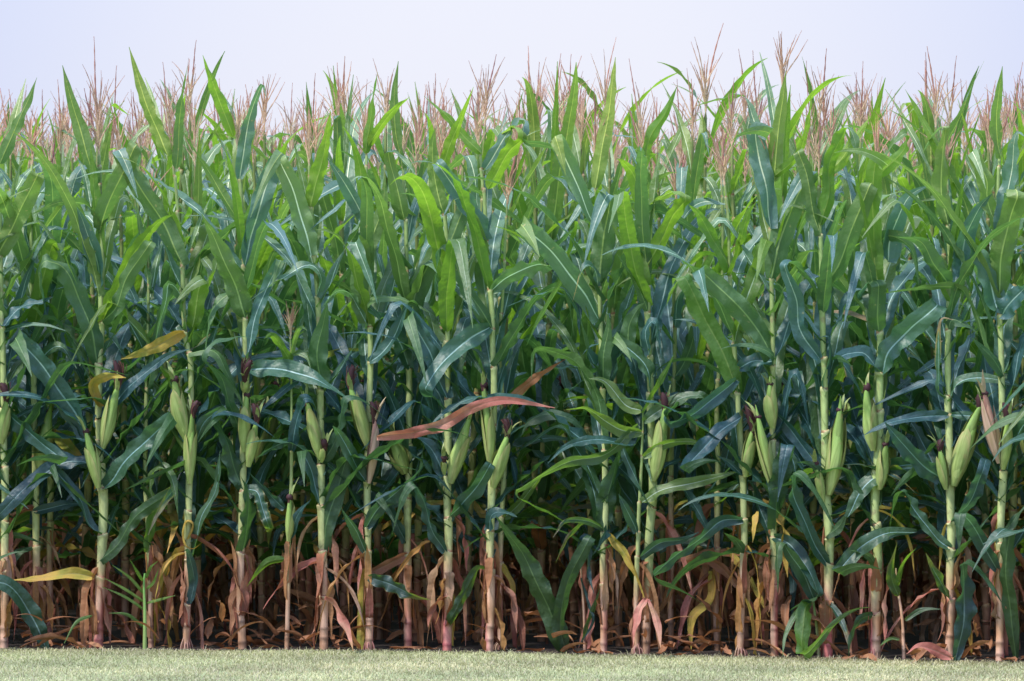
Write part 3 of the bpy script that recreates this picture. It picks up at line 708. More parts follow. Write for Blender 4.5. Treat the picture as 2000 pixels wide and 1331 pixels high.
P_('small pale green young corn shoot with one broad light leaf at its foot',
   [(1600, 1284), (1595, 1220), (1588, 1170), (1584, 1150)], 7, [],
   [([(1586, 1175), (1572, 1190), (1568, 1240), (1566, 1280)], 34, Lw, .1, 'bright'),
    ([(1584, 1180), (1555, 1200), (1535, 1240), (1528, 1282)], 14, U, .2, 'bright'),
    ([(1590, 1170), (1565, 1115), (1530, 1060)], 30, U, .2, 'green')], tassel=0, extra=0, dead=0)
P_('corn plant with a long pointed ear flaring right and a thin ear left',
   [(1617, 1286), (1617, 1200), (1620, 1100), (1618, 1000), (1610, 940), (1612, 850), (1610, 740), (1608, 640), (1605, 560), (1602, 450), (1600, 340)], 16,
   [((1620, 955), (1655, 795), 19, 0, .3), ((1606, 975), (1592, 900), 9, 0, .3)],
   [([(1604, 568), (1638, 515), (1665, 445), (1698, 365)], 44, Lw, .1, 'green'),
    ([(1612, 1050), (1636, 1032), (1656, 1000)], 22, Lw, .4, 'green'),
    ([(1615, 1102), (1590, 1060), (1555, 980), (1548, 925)], 30, U, .2, 'green'),
    ([(1600, 700), (1560, 640), (1555, 580), (1530, 520)], 36, U, .2, 'green'),
    ([(1606, 760), (1620, 700), (1618, 660), (1600, 660)], 22, U, .5, 'green'),
    ([(1600, 345), (1635, 320), (1668, 275), (1700, 228)], 30, Lw, .15, 'bright'),
    ([(1603, 460), (1585, 400), (1575, 340), (1560, 300)], 32, Lw, .2, 'green'),
    ([(1602, 440), (1618, 380), (1622, 320), (1650, 250)], 34, Lw, .2, 'bright'),
    ([(1616, 1180), (1630, 1190), (1650, 1230), (1660, 1275)], 16, U, .3, 'tipped')], stain=.85, dryto=.22, green=.3)
P_('corn plant with a stubby ear high on its left and broad blue-green leaf right',
   [(1710, 1286), (1710, 1200), (1714, 1100), (1709, 1000), (1712, 920), (1716, 850), (1720, 740), (1718, 650), (1716, 520), (1712, 420), (1712, 340)], 17,
   [((1704, 872), (1684, 757), 17, 0, .5), ((1718, 950), (1732, 862), 13, 0, .2)],
   [([(1724, 728), (1738, 685), (1775, 645), (1828, 600)], 48, U, .15, 'green'),
    ([(1717, 650), (1713, 610), (1718, 560)], 40, Lw, .05, 'green'),
    ([(1655, 1012), (1690, 950), (1740, 915), (1802, 905)], 38, U, .2, 'green'),
    ([(1790, 1040), (1735, 1042), (1680, 1070), (1636, 1118)], 34, U, .2, 'green'),
    ([(1734, 512), (1748, 440), (1775, 385), (1814, 362)], 48, U, .2, 'green'),
    ([(1716, 560), (1706, 470), (1705, 380), (1712, 312), (1732, 322)], 36, Lw, .3, 'bright'),
    ([(1714, 1114), (1700, 1090), (1680, 1078), (1660, 1075)], 22, Lw, .3, 'green'),
    ([(1710, 1200), (1680, 1212), (1662, 1245), (1657, 1284)], 20, Lw, .3, 'green'),
    ([(1716, 728), (1690, 690), (1660, 690), (1635, 700)], 28, U, .4, 'green'),
    ([(1714, 345), (1740, 320), (1765, 290), (1772, 262)], 26, Lw, .3, 'bright'),
    ([(1712, 480), (1740, 460), (1780, 485), (1795, 560)], 32, Lw, .5, 'green')], stain=.9, dryto=.18, green=.3)
P_('thin lime green shoot with grassy leaves between two thick two-eared plants',
   [(1766, 1266), (1762, 1200), (1752, 1150), (1750, 1110)], 6, [],
   [([(1768, 1212), (1800, 1192), (1845, 1190)], 11, U, .2, 'bright'), ([(1755, 1165), (1740, 1120), (1752, 1060)], 22, Lw, .2, 'tipped'),
    ([(1756, 1250), (1738, 1248), (1718, 1262)], 9, U, .3, 'bright'), ([(1750, 1150), (1765, 1100), (1790, 1070)], 14, Lw, .3, 'bright')], tassel=0, extra=0, dead=1)
P_('corn plant with one large green ear leaning right and a smaller ear left',
   [(1854, 1292), (1855, 1220), (1857, 1120), (1858, 1020), (1856, 940), (1853, 830), (1851, 720), (1852, 640), (1857, 540), (1852, 440), (1850, 350)], 15,
   [((1864, 938), (1900, 785), 19, 0, .8), ((1846, 950), (1829, 872), 12, 0, .6)],
   [([(1856, 1072), (1830, 1052), (1795, 1010), (1770, 960)], 28, U, .3, 'green'),
    ([(1856, 1020), (1878, 1000), (1902, 965), (1918, 925)], 30, U, .3, 'green'),
    ([(1838, 935), (1800, 905), (1765, 870), (1728, 825)], 42, U, .2, 'green'),
    ([(1852, 812), (1790, 815), (1730, 830), (1684, 852)], 24, U, .25, 'green'),
    ([(1858, 810), (1920, 818), (1960, 845), (1992, 885)], 18, U, .25, 'green'),
    ([(1854, 785), (1868, 750), (1900, 738), (1960, 745), (2004, 760)], 24, U, .4, 'green'),
    ([(1876, 542), (1888, 460), (1910, 410), (1938, 378)], 46, U, .15, 'green'),
    ([(1855, 560), (1828, 520), (1800, 475), (1748, 462)], 38, Lw, .3, 'green'),
    ([(1852, 645), (1862, 625), (1895, 640), (1920, 665)], 24, Lw, .4, 'green'),
    ([(1848, 775), (1834, 760), (1833, 680), (1838, 625), (1862, 625)], 16, U, .5, 'tipped'),
    ([(1855, 1172), (1832, 1130), (1808, 1080)], 22, U, .3, 'tipped'),
    ([(1852, 350), (1830, 290), (1800, 230), (1768, 175)], 28, Lw, .2, 'bright'),
    ([(1852, 440), (1840, 380), (1838, 310), (1850, 250)], 34, Lw, .2, 'green'),
    ([(1856, 1285), (1800, 1262), (1770, 1278)], 22, U, .3, 'red')], stain=.5, dryto=.26)
P_('corn plant near the right edge with a pale pink dried husk on its left ear',
   [(1953, 1296), (1953, 1220), (1953, 1120), (1955, 1000), (1962, 900), (1958, 780), (1956, 680), (1953, 600), (1951, 480), (1952, 360), (1955, 300)], 14,
   [((1949, 895), (1912, 762), 15, 1, .2), ((1958, 910), (1968, 815), 14, 0, 1)],
   [([(1952, 577), (1955, 505), (1970, 440), (1986, 388)], 48, Lw, .05, 'green'),
    ([(1958, 615), (1980, 585), (2010, 555)], 44, U, .2, 'green'),
    ([(1962, 735), (1932, 695), (1898, 660)], 26, Lw, .3, 'green'),
    ([(1948, 605), (1930, 540), (1905, 490), (1878, 455)], 48, U, .15, 'green'),
    ([(1955, 480), (1965, 400), (1975, 330), (1985, 262), (2005, 270)], 42, U, .2, 'green'),
    ([(1946, 1062), (1962, 1040), (1985, 1010), (2008, 980)], 24, Lw, .3, 'green'),
    ([(1947, 1112), (1922, 1068), (1895, 1020), (1878, 1000)], 32, U, .2, 'green'),
    ([(1985, 1290), (1975, 1210), (1966, 1130), (1970, 1040)], 34, Lw, .2, 'green'),
    ([(1866, 1292), (1880, 1220), (1886, 1150), (1878, 1100)], 42, U, .2, 'green'),
    ([(1955, 310), (1945, 240), (1950, 190), (1958, 130)], 32, Lw, .2, 'green'),
    ([(1950, 450), (1930, 390), (1925, 350), (1900, 300)], 34, Lw, .3, 'green'),
    ([(1966, 920), (1985, 850), (2010, 820)], 34, U, .3, 'green')], stain=.6, dryto=.30)

def path_from(pts3):
    zs = np.array([p[2] for p in pts3]); xs = np.array([p[0] for p in pts3])
    o = np.argsort(zs); zs, xs = zs[o], xs[o]
    def f(z): return float(np.interp(z, zs, xs))
    def g(z): return (f(z-.05)+f(z-.025)+f(z)+f(z+.025)+f(z+.05))/5
    return g

# weedy shoot in front of the slim plant
def weed():
    Y = edge(-1.44)-.03; x0, z0 = PX(283, 1275, Y)
    root = empty('weed_shoot', (x0, Y, 0))
    tag(root, 'small grass-like weed shoot with narrow pale leaves on a thin green stem', 'weed')
    pts = [(283, 1278), (283, 1200), (281, 1140), (283, 1120)]
    P = np.array([(PX(a, b, Y)[0]-x0, 0, PX(a, b, Y)[1]) for a, b in pts]); P, L = catmull(P, 14)
    b = Bag(); b.add(*tube(P, np.linspace(.010, .004, 14), 6, [lerp((.30, .42, .14), (.16, .34, .08), i/13) for i in range(14)])); obj('stem', b.mesh('stem', M_STALK), root)
    for pp in ([(281, 1160), (255, 1128), (222, 1103)], [(280, 1175), (245, 1150), (206, 1128)], [(280, 1190), (245, 1165), (202, 1145)], [(279, 1135), (268, 1115), (256, 1092)],
               [(286, 1178), (315, 1170), (344, 1162)], [(285, 1150), (300, 1138), (312, 1110)], [(284, 1130), (295, 1108), (310, 1095)], [(281, 1225), (250, 1200), (215, 1196)], [(180, 1202), (150, 1215), (128, 1255)]):
        x, z = zip(*[PX(a, b, Y) for a, b in pp]); P = np.array([(x[i]-x0, -.03*i, z[i]) for i in range(3)]); P, L = catmull(P, 14)
        T = np.gradient(P, axis=0); S = np.cross(T, np.array([0, -1., .4])); V, Fc, UV = blade(P, S, .013, L, .05, .3, int(pp[0][0]*7+pp[0][1]))
        obj('leaf', make_mesh('leaf', V, Fc, ML['bright'], UV), root)
weed()

for idx, d in enumerate(FR):
    bx_, by_ = d['stalk'][0]
    Xg = (bx_-1000)/F*D; Y = edge(Xg)+d['behind']
    x0, z0 = PX(bx_, by_, Y)
    root = empty('corn_plant', (x0, Y, 0)); tag(root, d['label'], 'corn plant', 'corn plants of the front row')
    r = random.Random(idx*17+3); seed0 = idx*101+7
    P3 = [(PX(a, b, Y)[0]-x0, 0, PX(a, b, Y)[1]) for a, b in d['stalk']]
    P3 = [(p[0], 0, p[2]-z0*(1 if i == 0 else 0)) for i, p in enumerate(P3)]
    pf = path_from(P3); ly = r.uniform(.0, .06)
    zt = P3[-1][2]; path = lambda z: (pf(z), ly*(max(z, 0)/2)**2)
    # collars: where the drawn leaves leave the stalk, filled up to a natural spacing
    cz = []
    for lf in d['leaves']:
        a, b = lf[0][0]; X, Z = PX(a, b, Y)
        if abs(X-x0-pf(Z)) < .05 and Z > .08: cz.append(Z)
    cz = sorted(cz); full = []
    prev = .10
    for z in cz+[zt-.05]:
        while z-prev > .36: prev += r.uniform(.17, .24); full.append(prev)
        if z-prev > .07 and z < zt-.03: full.append(z); prev = z
    cz = sorted(z for z in full if z < zt-.04)
    r0 = d['w']/2/F*D*1.04
    if zt > .3:
        V, Fc, C = stalk_mesh(path, cz, r0, seed0, 12, False, zt, d['dryto'], d['stain'], d['green'])
    else:
        zs = np.linspace(-.01, zt, 8); V, Fc, C = tube([(*path(z), z) for z in zs], [r0*(1-.5*k/7) for k in range(8)], 8, [lerp((.34, .30, .16), (.2, .36, .1), k/7) for k in range(8)])
    if zt > .9 and idx % 4 == 1:                  # brace roots splayed round the foot
        bb = Bag(); bb.add(V, Fc, C)
        for q in range(9):
            an = q*.7+r.random()*.3; ro = r.uniform(.018, .032); x, y = path(.03)
            bb.add(*tube([(x+math.cos(an)*r0*.7, y+math.sin(an)*r0*.7, r.uniform(.03, .055)), (x+math.cos(an)*ro*.75, y+math.sin(an)*ro*.75, .022), (x+math.cos(an)*ro, y+math.sin(an)*ro, -.01)], [.0035, .003, .0025], 5, [lerp((.34, .14, .13), (.42, .28, .18), r.random())]*3))
        V, Fc, C = np.vstack(bb.V), np.vstack(bb.F), np.vstack(bb.C)
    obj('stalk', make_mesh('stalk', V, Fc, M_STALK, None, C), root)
    if d['tassel']:
        t = tassel_mesh(seed0+3, d['tassel']*.80, False, lean=r.uniform(-.06, .06)); x, y = path(zt)
        obj('tassel', t.mesh('tassel', M_TASSEL), root, (x, y, zt-.01))
    for k, (pb, pt, R, dry, silk) in enumerate(d['ears']):
        p0 = PX(*pb, Y); p1 = PX(*pt, Y); dy = -.018-.012*k
        add_ear(root, (p0[0]-x0, dy, p0[1]), (p1[0]-x0, dy-.03, p1[1]), R/F*D*(.66+.12*((seed0*7+k*5) % 10)/10), seed0+k, bool(dry), .075*max(silk, .25), (1 if pt[0] > pb[0] else -1), 'dried pale pink ear husk' if dry else None)
    for k, (pts, w, side, roll, mode) in enumerate(d['leaves']):
        sd = seed0*3+k*11; rr = random.Random(sd)
        out = rr.uniform(-.16, .0) if mode != 'red' else -.10; n0 = len(pts)
        P = []
        for i, (a, b) in enumerate(pts):
            f = i/(n0-1); yy = (-.012 if mode != 'red' else -.20)+out*f**1.2+path(PX(a, b, Y)[1])[1]*(1-f)
            x, z = PX(a, b, Y+yy); P.append((x-x0, yy, z))
        P, L = catmull(P, 30)
        T = np.gradient(P, axis=0); T /= np.linalg.norm(T, axis=1)[:, None]
        cam = np.array([0, -1., 0])
        S = np.cross(T, np.tile(cam, (30, 1)))       # in the picture plane, across the blade
        S /= np.linalg.norm(S, axis=1)[:, None]+1e-9
        if roll >= .5:                                # arching leaf, blade mostly turned edge-on
            ang = np.full(30, (.75+.35*roll)*rr.choice([-1, 1]))+np.linspace(-.2, .3, 30)
            Nn = np.cross(T, S); S = S*np.cos(ang)[:, None]+Nn*np.sin(ang)[:, None]
        else:
            ang = roll*rr.choice([-1, 1])*2.0+np.linspace(-.35, .55, 30)*rr.choice([-1, 1])*(.5+roll*2)
            Nn = np.cross(T, S); S = S*np.cos(ang)[:, None]+Nn*np.sin(ang)[:, None]
        Nn = np.cross(T, S)
        up = (Nn[8:20, 1].mean() < 0)
        if up != (side == U): S = -S
        nearstalk = abs(P[0][0]-pf(P[0][2])) < .05
        if mode in ('green', 'bright', 'tipped') and roll < .5 and w > 24 and L < .62 and min(b for a, b in pts) > 215 and rr.random() < .72:
            # the blade creases over its own width and its outer part hangs in front of or behind the rest
            Te, Se = T[-1], S[-1]; Ne = np.cross(Te, Se); sg = (-1 if Ne[1] > 0 else 1)*(1 if rr.random() < .62 else -1)
            m = 20; Lx = rr.uniform(.16, .36); end = rr.uniform(1.7, 2.6); q = P[-1].copy(); ex, es = [], []
            for j in range(1, m+1):
                th = end*(1-math.exp(-(j/m)/.10)); dT = Te*math.cos(th)+Ne*sg*math.sin(th)
                dT = dT+np.array([0, 0, -1.])*.9*(j/m); dT /= np.linalg.norm(dT)
                q = q+dT*Lx/m; ex.append(q.copy()); es.append(Se)
            P = np.vstack([P, ex]); S = np.vstack([S, es]); L = L+Lx
        if min(b for a, b in pts) < 215: w = w*.8
        V, Fc, UV = blade(P, S, w/F*D*.90, L, (.22 if mode in ('green', 'bright') else .38), .28, sd, base=.55 if nearstalk else .3, frac=.16 if nearstalk else .3)
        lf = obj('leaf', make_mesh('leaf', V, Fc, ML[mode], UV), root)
        if mode == 'red': lf['label'] = 'dried pink red leaf'
        if mode == 'yellow': lf['label'] = 'yellow orange leaf'
        if mode == 'dry': lf['label'] = 'rust brown dry leaf'
    # leaves the photo shows only edge-on or behind: the rest of the two-ranked set, towards the back of the row
    a0 = r.uniform(0, 2*PI)
    for k in range(d['extra']):
        z = zt*(.30+.56*(k+r.random()*.6)/max(1, d['extra']))
        a = (a0 if k % 2 else a0+PI)+r.gauss(0, .55)
        if z < .64*zt and math.sin(a) < 0: a = -a
        v, f, uv, mode = rand_leaf(r, min(z, zt*.99), zt, a)
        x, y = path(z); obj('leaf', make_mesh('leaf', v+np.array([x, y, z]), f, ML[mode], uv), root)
    for k in range(5 if d['extra'] > 4 else 0):   # green lower leaves hanging between the stalks
        z = r.uniform(.36, .80); a = r.uniform(-.5, PI+.5); v, f, uv, mode = rand_leaf(r, .47 if k % 2 else .62, 2.0, a)
        v[:, 2] *= .8; x, y = path(z); v = v+np.array([x, y, z]); v[:, 2] = np.maximum(v[:, 2], .012)
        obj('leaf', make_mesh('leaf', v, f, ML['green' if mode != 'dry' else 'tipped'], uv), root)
    for k in range(3 if zt > 1 else 0):
        z = r.uniform(.03, .28); L = r.uniform(.10, .20); a = r.uniform(-PI, 0); sgn = r.choice([1, 1, -1]); zz0 = z if sgn > 0 else z+L
        x, y = path(z); ax = np.array([math.cos(a), math.sin(a), 0]); t = np.linspace(0, 1, 14)[:, None]
        P = np.array([x, y, zz0])+ax*(r0*(1.12+.5*t+1.6*t**4))+np.array([0, 0, 1.])*sgn*L*t
        S = np.tile(np.array([-math.sin(a), math.cos(a), 0]), (14, 1))*(1 if sgn > 0 else -1)
        V, Fc, UV = blade(P, S, r0*r.uniform(1.8, 2.6), L, .5, -.4, seed0+k, base=1.0)
        obj('sheath', make_mesh('sheath', V, Fc, ML['dry'], UV), root)['label'] = 'papery dry pinkish sheath'
    for k in range(d['dead']):
        z = r.uniform(.15, .58); a = r.uniform(-.6, PI+.6)
        v, f, uv, mode = rand_leaf(r, .2, 2.0, a)
        v = v*np.array([1, 1, 1]); x, y = path(z); v = v+np.array([x, y, z])
        v[:, 2] = np.maximum(v[:, 2], .012+.01*np.sin(v[:, 0]*60))
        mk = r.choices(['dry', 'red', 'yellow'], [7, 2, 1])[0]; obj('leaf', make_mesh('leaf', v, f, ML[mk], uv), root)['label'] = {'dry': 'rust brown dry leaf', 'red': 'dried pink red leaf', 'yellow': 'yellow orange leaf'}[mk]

# shredded dry sheath on the pink-footed plant and loose dry flaps
# ------------------------------------------------------------------ rows behind: prototypes copied with all their parts
protos = []
for k in range(14):
    root = empty('corn_plant', (0, 0, 0)); build_plant(4000+k*13, root); protos.append(root)
def kids(o): return [c for c in o.children]
def copy_tree(o, parent=None):
    c = o.copy(); col.objects.link(c)
    if parent is not None: c.parent = parent
    for ch in kids(o): copy_tree(ch, c)
    return c
kidmap = {}
placed = 0; spots = []; outside = []
rr = random.Random(99)
LIMIT = 300-sum(1 for d in FR)
for row in range(1, 48):
    x = -9.0+rr.random()*.15
    while x < 9.0:
        X = x+rr.gauss(0, .02); Yb = edge(X)+row*.64+rr.gauss(0, .06)
        half = (Yb+D)*.1
        (spots if abs(X) < half+.10 else outside).append((X, Yb, row))
        x += rr.uniform(.12, .19)
x = -9.0
while x < 9:
    if abs(x) > 2.12: outside.append((x, edge(x)+rr.gauss(0, .02), 0))
    x += rr.uniform(.17, .21)
spots.sort(key=lambda s: s[2]*10+rr.random())
near, far = spots[:LIMIT], spots[LIMIT:]
GROUPS = {1: ('corn plant of the second row, showing through gaps in the front row', 'corn plants of the second row'),
          2: ('corn plant of the third row, mostly hidden behind nearer plants', 'corn plants of the third row')}
for i, (X, Yb, row) in enumerate(near):
    if i < len(protos): o = protos[i]
    else: o = copy_tree(protos[rr.randrange(len(protos))])
    o.location = (X, Yb, 0); o.rotation_euler = (rr.gauss(0, .02), rr.gauss(0, .02), rr.random()*6.28)
    s = rr.uniform(.93, 1.02); o.scale = (s, s, s*rr.uniform(.97, 1.03))
    lab, grp = GROUPS.get(row, ('corn plant behind the third row, mostly upper leaves and a tan tassel', 'corn plants deeper in the field'))
    tag(o, lab, 'corn plant', grp)

# the rest of the field, far rows and beyond the picture's sides: one mass
lowp = [build_plant(9000+k*7, None, low=True) for k in range(7)]
matlist = [M_STALK, M_TASSEL]+[ML[k] for k in ML]
VV, FF, UU, CC, MI = [], [], [], [], []; off = 0
for (X, Yb, row) in far+[s for s in outside if abs(s[0]) < (s[1]+D)*.1+2.6]:
    pr = lowp[rr.randrange(7)]; a = rr.random()*6.28; s = rr.uniform(.92, 1.05); ca, sa = math.cos(a)*s, math.sin(a)*s
    for nm, V, Fc, uv, C, mt in pr:
        Vn = np.stack([V[:, 0]*ca-V[:, 1]*sa+X, V[:, 0]*sa+V[:, 1]*ca+Yb, V[:, 2]*s], 1)
        VV.append(Vn); FF.append(Fc+off); off += len(V)
        UU.append(uv if uv is not None else np.zeros((len(V), 2))); CC.append(C if C is not None else np.ones((len(V), 3))*.3)
        MI.append(np.full(len(Fc), matlist.index(mt), dtype=np.int32))
me = make_mesh('corn_field', np.vstack(VV), np.vstack(FF), matlist, np.vstack(UU), np.vstack(CC))
me.polygons.foreach_set('material_index', np.concatenate(MI)); me.update()
o = obj('corn_field', me); tag(o, 'mass of distant corn filling the field behind the nearer rows', 'corn field', None, 'stuff')

# ------------------------------------------------------------------ ground
def ground_mat(name, c1, c2, c3, scale, rough=.95):
    m, nt, nodes, links = new_mat(name)
    tc = N(nt, 'ShaderNodeTexCoord')
    n1 = N(nt, 'ShaderNodeTexNoise', Scale=scale, Detail=8.0); links.new(tc.outputs['Object'], n1.inputs['Vector'])
    n2 = N(nt, 'ShaderNodeTexNoise', Scale=scale*.08, Detail=4.0); links.new(tc.outputs['Object'], n2.inputs['Vector'])
    c = mix(nt, n2.outputs[0], ramp(nt, n1.outputs[0], [(.3, c1), (.6, c2)]), c3)
    bs = N(nt, 'ShaderNodeBsdfPrincipled', Roughness=rough); links.new(c, bs.inputs['Base Color'])
    bm = N(nt, 'ShaderNodeBump', Strength=.8, Distance=.02); links.new(n1.outputs[0], bm.inputs['Height']); links.new(bm.outputs[0], bs.inputs['Normal'])
    out = N(nt, 'ShaderNodeOutputMaterial'); links.new(bs.outputs[0], out.inputs[0]); return m
M_LAWN = ground_mat('lawn_ground', (.20, .25, .10), (.34, .38, .18), (.28, .32, .16), 40)
M_SOIL = ground_mat('field_soil', (.016, .010, .008), (.045, .027, .02), (.03, .02, .016), 25)
R_ = 3000
o = obj('ground', make_mesh('ground', [(-R_, -R_, 0), (R_, -R_, 0), (R_, R_, 0), (-R_, R_, 0)], [(0, 1, 2, 3)], M_LAWN, smooth=False)); tag(o, kind='structure')
xs = np.linspace(-40, 40, 161); VS = []
for x in xs: VS += [(x, edge(x)-.07+.02*math.sin(x*9), .004), (x, 140, .004)]
Fs = [(2*i, 2*i+2, 2*i+3, 2*i+1) for i in range(160)]
o = obj('soil', make_mesh('soil', VS, Fs, M_SOIL, smooth=False)); tag(o, kind='structure')

# mown grass: blades
def grass():
    m, nt, nodes, links = new_mat('grass_blades')
    at = N(nt, 'ShaderNodeVertexColor'); at.layer_name = 'Col'
    bs = N(nt, 'ShaderNodeBsdfPrincipled', Roughness=.55); links.new(at.outputs[0], bs.inputs['Base Color'])
    tr = N(nt, 'ShaderNodeBsdfTranslucent'); links.new(at.outputs[0], tr.inputs['Color'])
    ms = N(nt, 'ShaderNodeMixShader'); ms.inputs[0].default_value = .35
    links.new(bs.outputs[0], ms.inputs[1]); links.new(tr.outputs[0], ms.inputs[2])
    out = N(nt, 'ShaderNodeOutputMaterial'); links.new(ms.outputs[0], out.inputs[0])
    n = 190000
    X = rs.uniform(-3.4, 3.4, n); e = np.interp(X, ROWX, ROWY)
    Y = e-.035-.04*np.sin(X*7)*np.sin(X*2.3+1)-.05*rs.rand(n)-2.6*rs.rand(n)**1.15
    edgek = np.clip((e-.06-Y)/.05, 0, 1)
    h = rs.uniform(.005, .012, n)*(1+1.6*rs.rand(n)**10)
    a = rs.uniform(0, 2*PI, n); lean = rs.uniform(.3, 1.4, n)*h
    ta = a+rs.normal(0, .6, n); w = rs.uniform(.0009, .0018, n)
    base = np.stack([X, Y, np.zeros(n)], 1)
    sd = np.stack([-np.sin(ta), np.cos(ta), 0*ta], 1)*w[:, None]
    dr = np.stack([np.cos(a), np.sin(a), 0*a], 1)
    mid = base+dr*(lean*.35)[:, None]+np.array([0, 0, 1.])*(h*.6)[:, None]
    tip = base+dr*lean[:, None]+np.array([0, 0, 1.])*(h*(1-.25*rs.rand(n)))[:, None]
    V = np.stack([base-sd, base+sd, mid+sd*.8, mid-sd*.8, tip, tip], 1)   # quad + quad (degenerate tip)
    V[:, 4] = tip-sd*.15; V[:, 5] = tip+sd*.15
    V = V.reshape(-1, 3); k = np.arange(n)*6
    Fc = np.concatenate([np.stack([k, k+1, k+2, k+3], 1), np.stack([k+3, k+2, k+5, k+4], 1)])
    patch = .5+.5*np.sin(X*2.1+np.sin(Y*3)*1.5)*np.cos(Y*2.7+X*.9)
    g = np.stack([.46+.12*patch, .47+.05*patch, .25+.05*patch], 1)*(1.05+.3*np.sin(X*5.1+Y*3)*np.sin(Y*6.3-X*1.7))[:, None]*rs.uniform(.75, 1.25, (n, 1))
    straw = rs.rand(n) < .22; g[straw] = np.array([.54, .48, .33])*rs.uniform(.7, 1.1, (straw.sum(), 1))
    C = np.repeat(g, 6, 0)
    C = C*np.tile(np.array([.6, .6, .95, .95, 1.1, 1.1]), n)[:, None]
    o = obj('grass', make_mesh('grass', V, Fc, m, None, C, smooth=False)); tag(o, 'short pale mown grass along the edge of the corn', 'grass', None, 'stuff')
grass()

# fallen dry leaves between the stalk feet
def litter():
    VV, FF, UU = [], [], []; off = 0
    r = random.Random(5)
    for i in range(380):
        X = r.uniform(-2.9, 2.9); Yb = edge(X)+r.choice([r.uniform(-.10, .25), r.uniform(-.08, .5), r.uniform(0, 1.6)])
        L = r.uniform(.08, .28); a = r.random()*6.28
        P, S, T = nat_spine(L, a, r.uniform(.3, 1.5), r.uniform(.4, 1.3), .8, drift=r.uniform(-.6, .6), n=10, wob=.15)
        S = rollS(S, T, np.linspace(0, 1, 10)*r.uniform(-2, 2)); V, Fc, UV = blade(P, S, r.uniform(.012, .040), L, .5, .8, i, low=True)
        V = V+np.array([X, Yb, r.choice([0, r.uniform(.0, .14)])]); V[:, 2] = np.maximum(V[:, 2], .008+.006*np.sin(V[:, 0]*90+i))
        VV.append(V); FF.append(Fc+off); UU.append(UV); off += len(V)
    o = obj('leaf_litter', make_mesh('leaf_litter', np.vstack(VV), np.vstack(FF), ML['dry'], np.vstack(UU)))
    tag(o, 'fallen rust brown dry leaf scraps lying between the feet of the stalks', 'leaf litter', None, 'stuff')
litter()

# ------------------------------------------------------------------ light
SUN_EL, SUN_AZ = math.radians(57), math.radians(232)       # direction the light comes from: high, behind the camera to the left
w = bpy.data.worlds.new('World'); sc.world = w; w.use_nodes = True
nt = w.node_tree; nt.nodes.clear(); links = nt.links
sky = N(nt, 'ShaderNodeTexSky'); sky.sky_type = 'NISHITA'; sky.sun_disc = False; sky.sun_elevation = SUN_EL; sky.sun_rotation = SUN_AZ
sky.air_density = 1.0; sky.dust_density = 2.0; sky.ozone_density = 2.0
tc = N(nt, 'ShaderNodeTexCoord'); sep = N(nt, 'ShaderNodeSeparateXYZ'); links.new(tc.outputs['Generated'], sep.inputs[0])
el = ramp(nt, sep.outputs[2], [(0, (8.6, 8.8, 10.1)), (.1, (8.8, 9.2, 10.9)), (.4, (11, 13.6, 18.5)), (1, (22, 27.5, 38))])
azr = math_n(nt, 'ABSOLUTE', math_n(nt, 'SUBTRACT', sep.outputs[0], .0))
azr = math_n(nt, 'MULTIPLY_ADD', math_n(nt, 'POWER', math_n(nt, 'MULTIPLY', azr, 8.0), 2.0), 1.0, math_n(nt, 'MULTIPLY', sep.outputs[2], 2.0))
mr = N(nt, 'ShaderNodeMapRange'); links.new(azr, mr.inputs['Value']); mr.inputs['From Min'].default_value = .15; mr.inputs['From Max'].default_value = 1.0
nz = N(nt, 'ShaderNodeTexNoise', Scale=6.0, Detail=3.0); links.new(tc.outputs['Generated'], nz.inputs['Vector'])
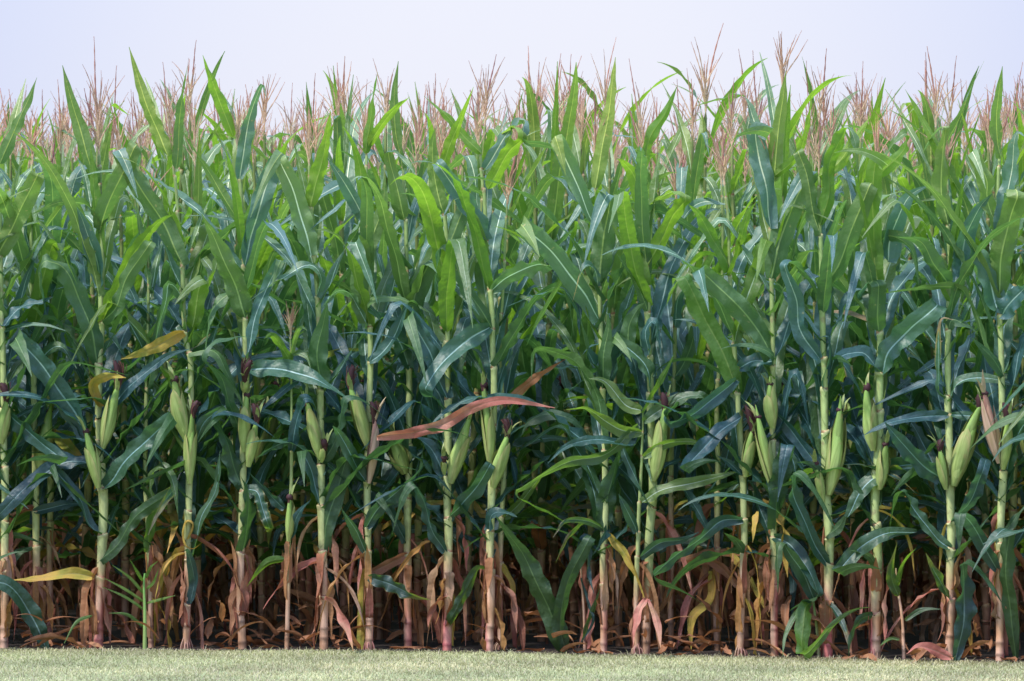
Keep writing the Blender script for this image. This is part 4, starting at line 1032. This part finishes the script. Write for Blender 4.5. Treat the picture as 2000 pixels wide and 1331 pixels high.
veil = mix(nt, math_n(nt, 'MULTIPLY', mr.outputs[0], math_n(nt, 'MULTIPLY_ADD', nz.outputs[0], .8, .6)), mix(nt, 1.0, el, (1.07, 1.05, 1.02), 'MULTIPLY'), mix(nt, 1.0, el, (.80, .85, .99), 'MULTIPLY'))
bk = N(nt, 'ShaderNodeMapRange'); links.new(sep.outputs[1], bk.inputs['Value']); bk.inputs['From Min'].default_value = -.6; bk.inputs['From Max'].default_value = .5; bk.inputs['To Min'].default_value = .9
bkc = N(nt, 'ShaderNodeCombineXYZ'); [links.new(bk.outputs[0], bkc.inputs[i]) for i in range(3)]
veil = mix(nt, 1.0, veil, bkc.outputs[0], 'MULTIPLY')
c = mix(nt, .88, sky.outputs[0], veil)
bg = N(nt, 'ShaderNodeBackground', Strength=.1); links.new(c, bg.inputs[0])
out = N(nt, 'ShaderNodeOutputWorld'); links.new(bg.outputs[0], out.inputs[0])
ld = bpy.data.lights.new('sun', 'SUN'); ld.energy = 5.0; ld.angle = math.radians(5); ld.color = (1, .95, .88)
lo = bpy.data.objects.new('sun', ld); col.objects.link(lo)
# Nishita rotation is measured clockwise from +Y
dv = Vector((math.sin(SUN_AZ)*math.cos(SUN_EL), math.cos(SUN_AZ)*math.cos(SUN_EL), math.sin(SUN_EL)))
lo.rotation_euler = dv.to_track_quat('Z', 'Y').to_euler(); lo.location = dv*30

# ------------------------------------------------------------------ camera
cd = bpy.data.cameras.new('camera'); co = bpy.data.objects.new('camera', cd); col.objects.link(co); sc.camera = co
co.location = (0, -D, H); co.rotation_euler = (PI/2, 0, 0)
cd.sensor_width = 36; cd.lens = 36*F/2000; cd.shift_y = -(665.5-HZ)/2000; cd.clip_end = 9000; cd.clip_start = .1
cd.dof.use_dof = True; cd.dof.focus_distance = D+.1; cd.dof.aperture_fstop = 7.5
sc.view_settings.view_transform = 'Standard'; sc.view_settings.look = 'None'; sc.view_settings.exposure = 0; sc.view_settings.gamma = 1
sc.render.engine = 'CYCLES'; sc.cycles.max_bounces = 7; sc.cycles.diffuse_bounces = 2; sc.cycles.transmission_bounces = 4; sc.cycles.glossy_bounces = 2
sc.cycles.use_denoising = True; sc.cycles.caustics_reflective = False; sc.cycles.caustics_refractive = False
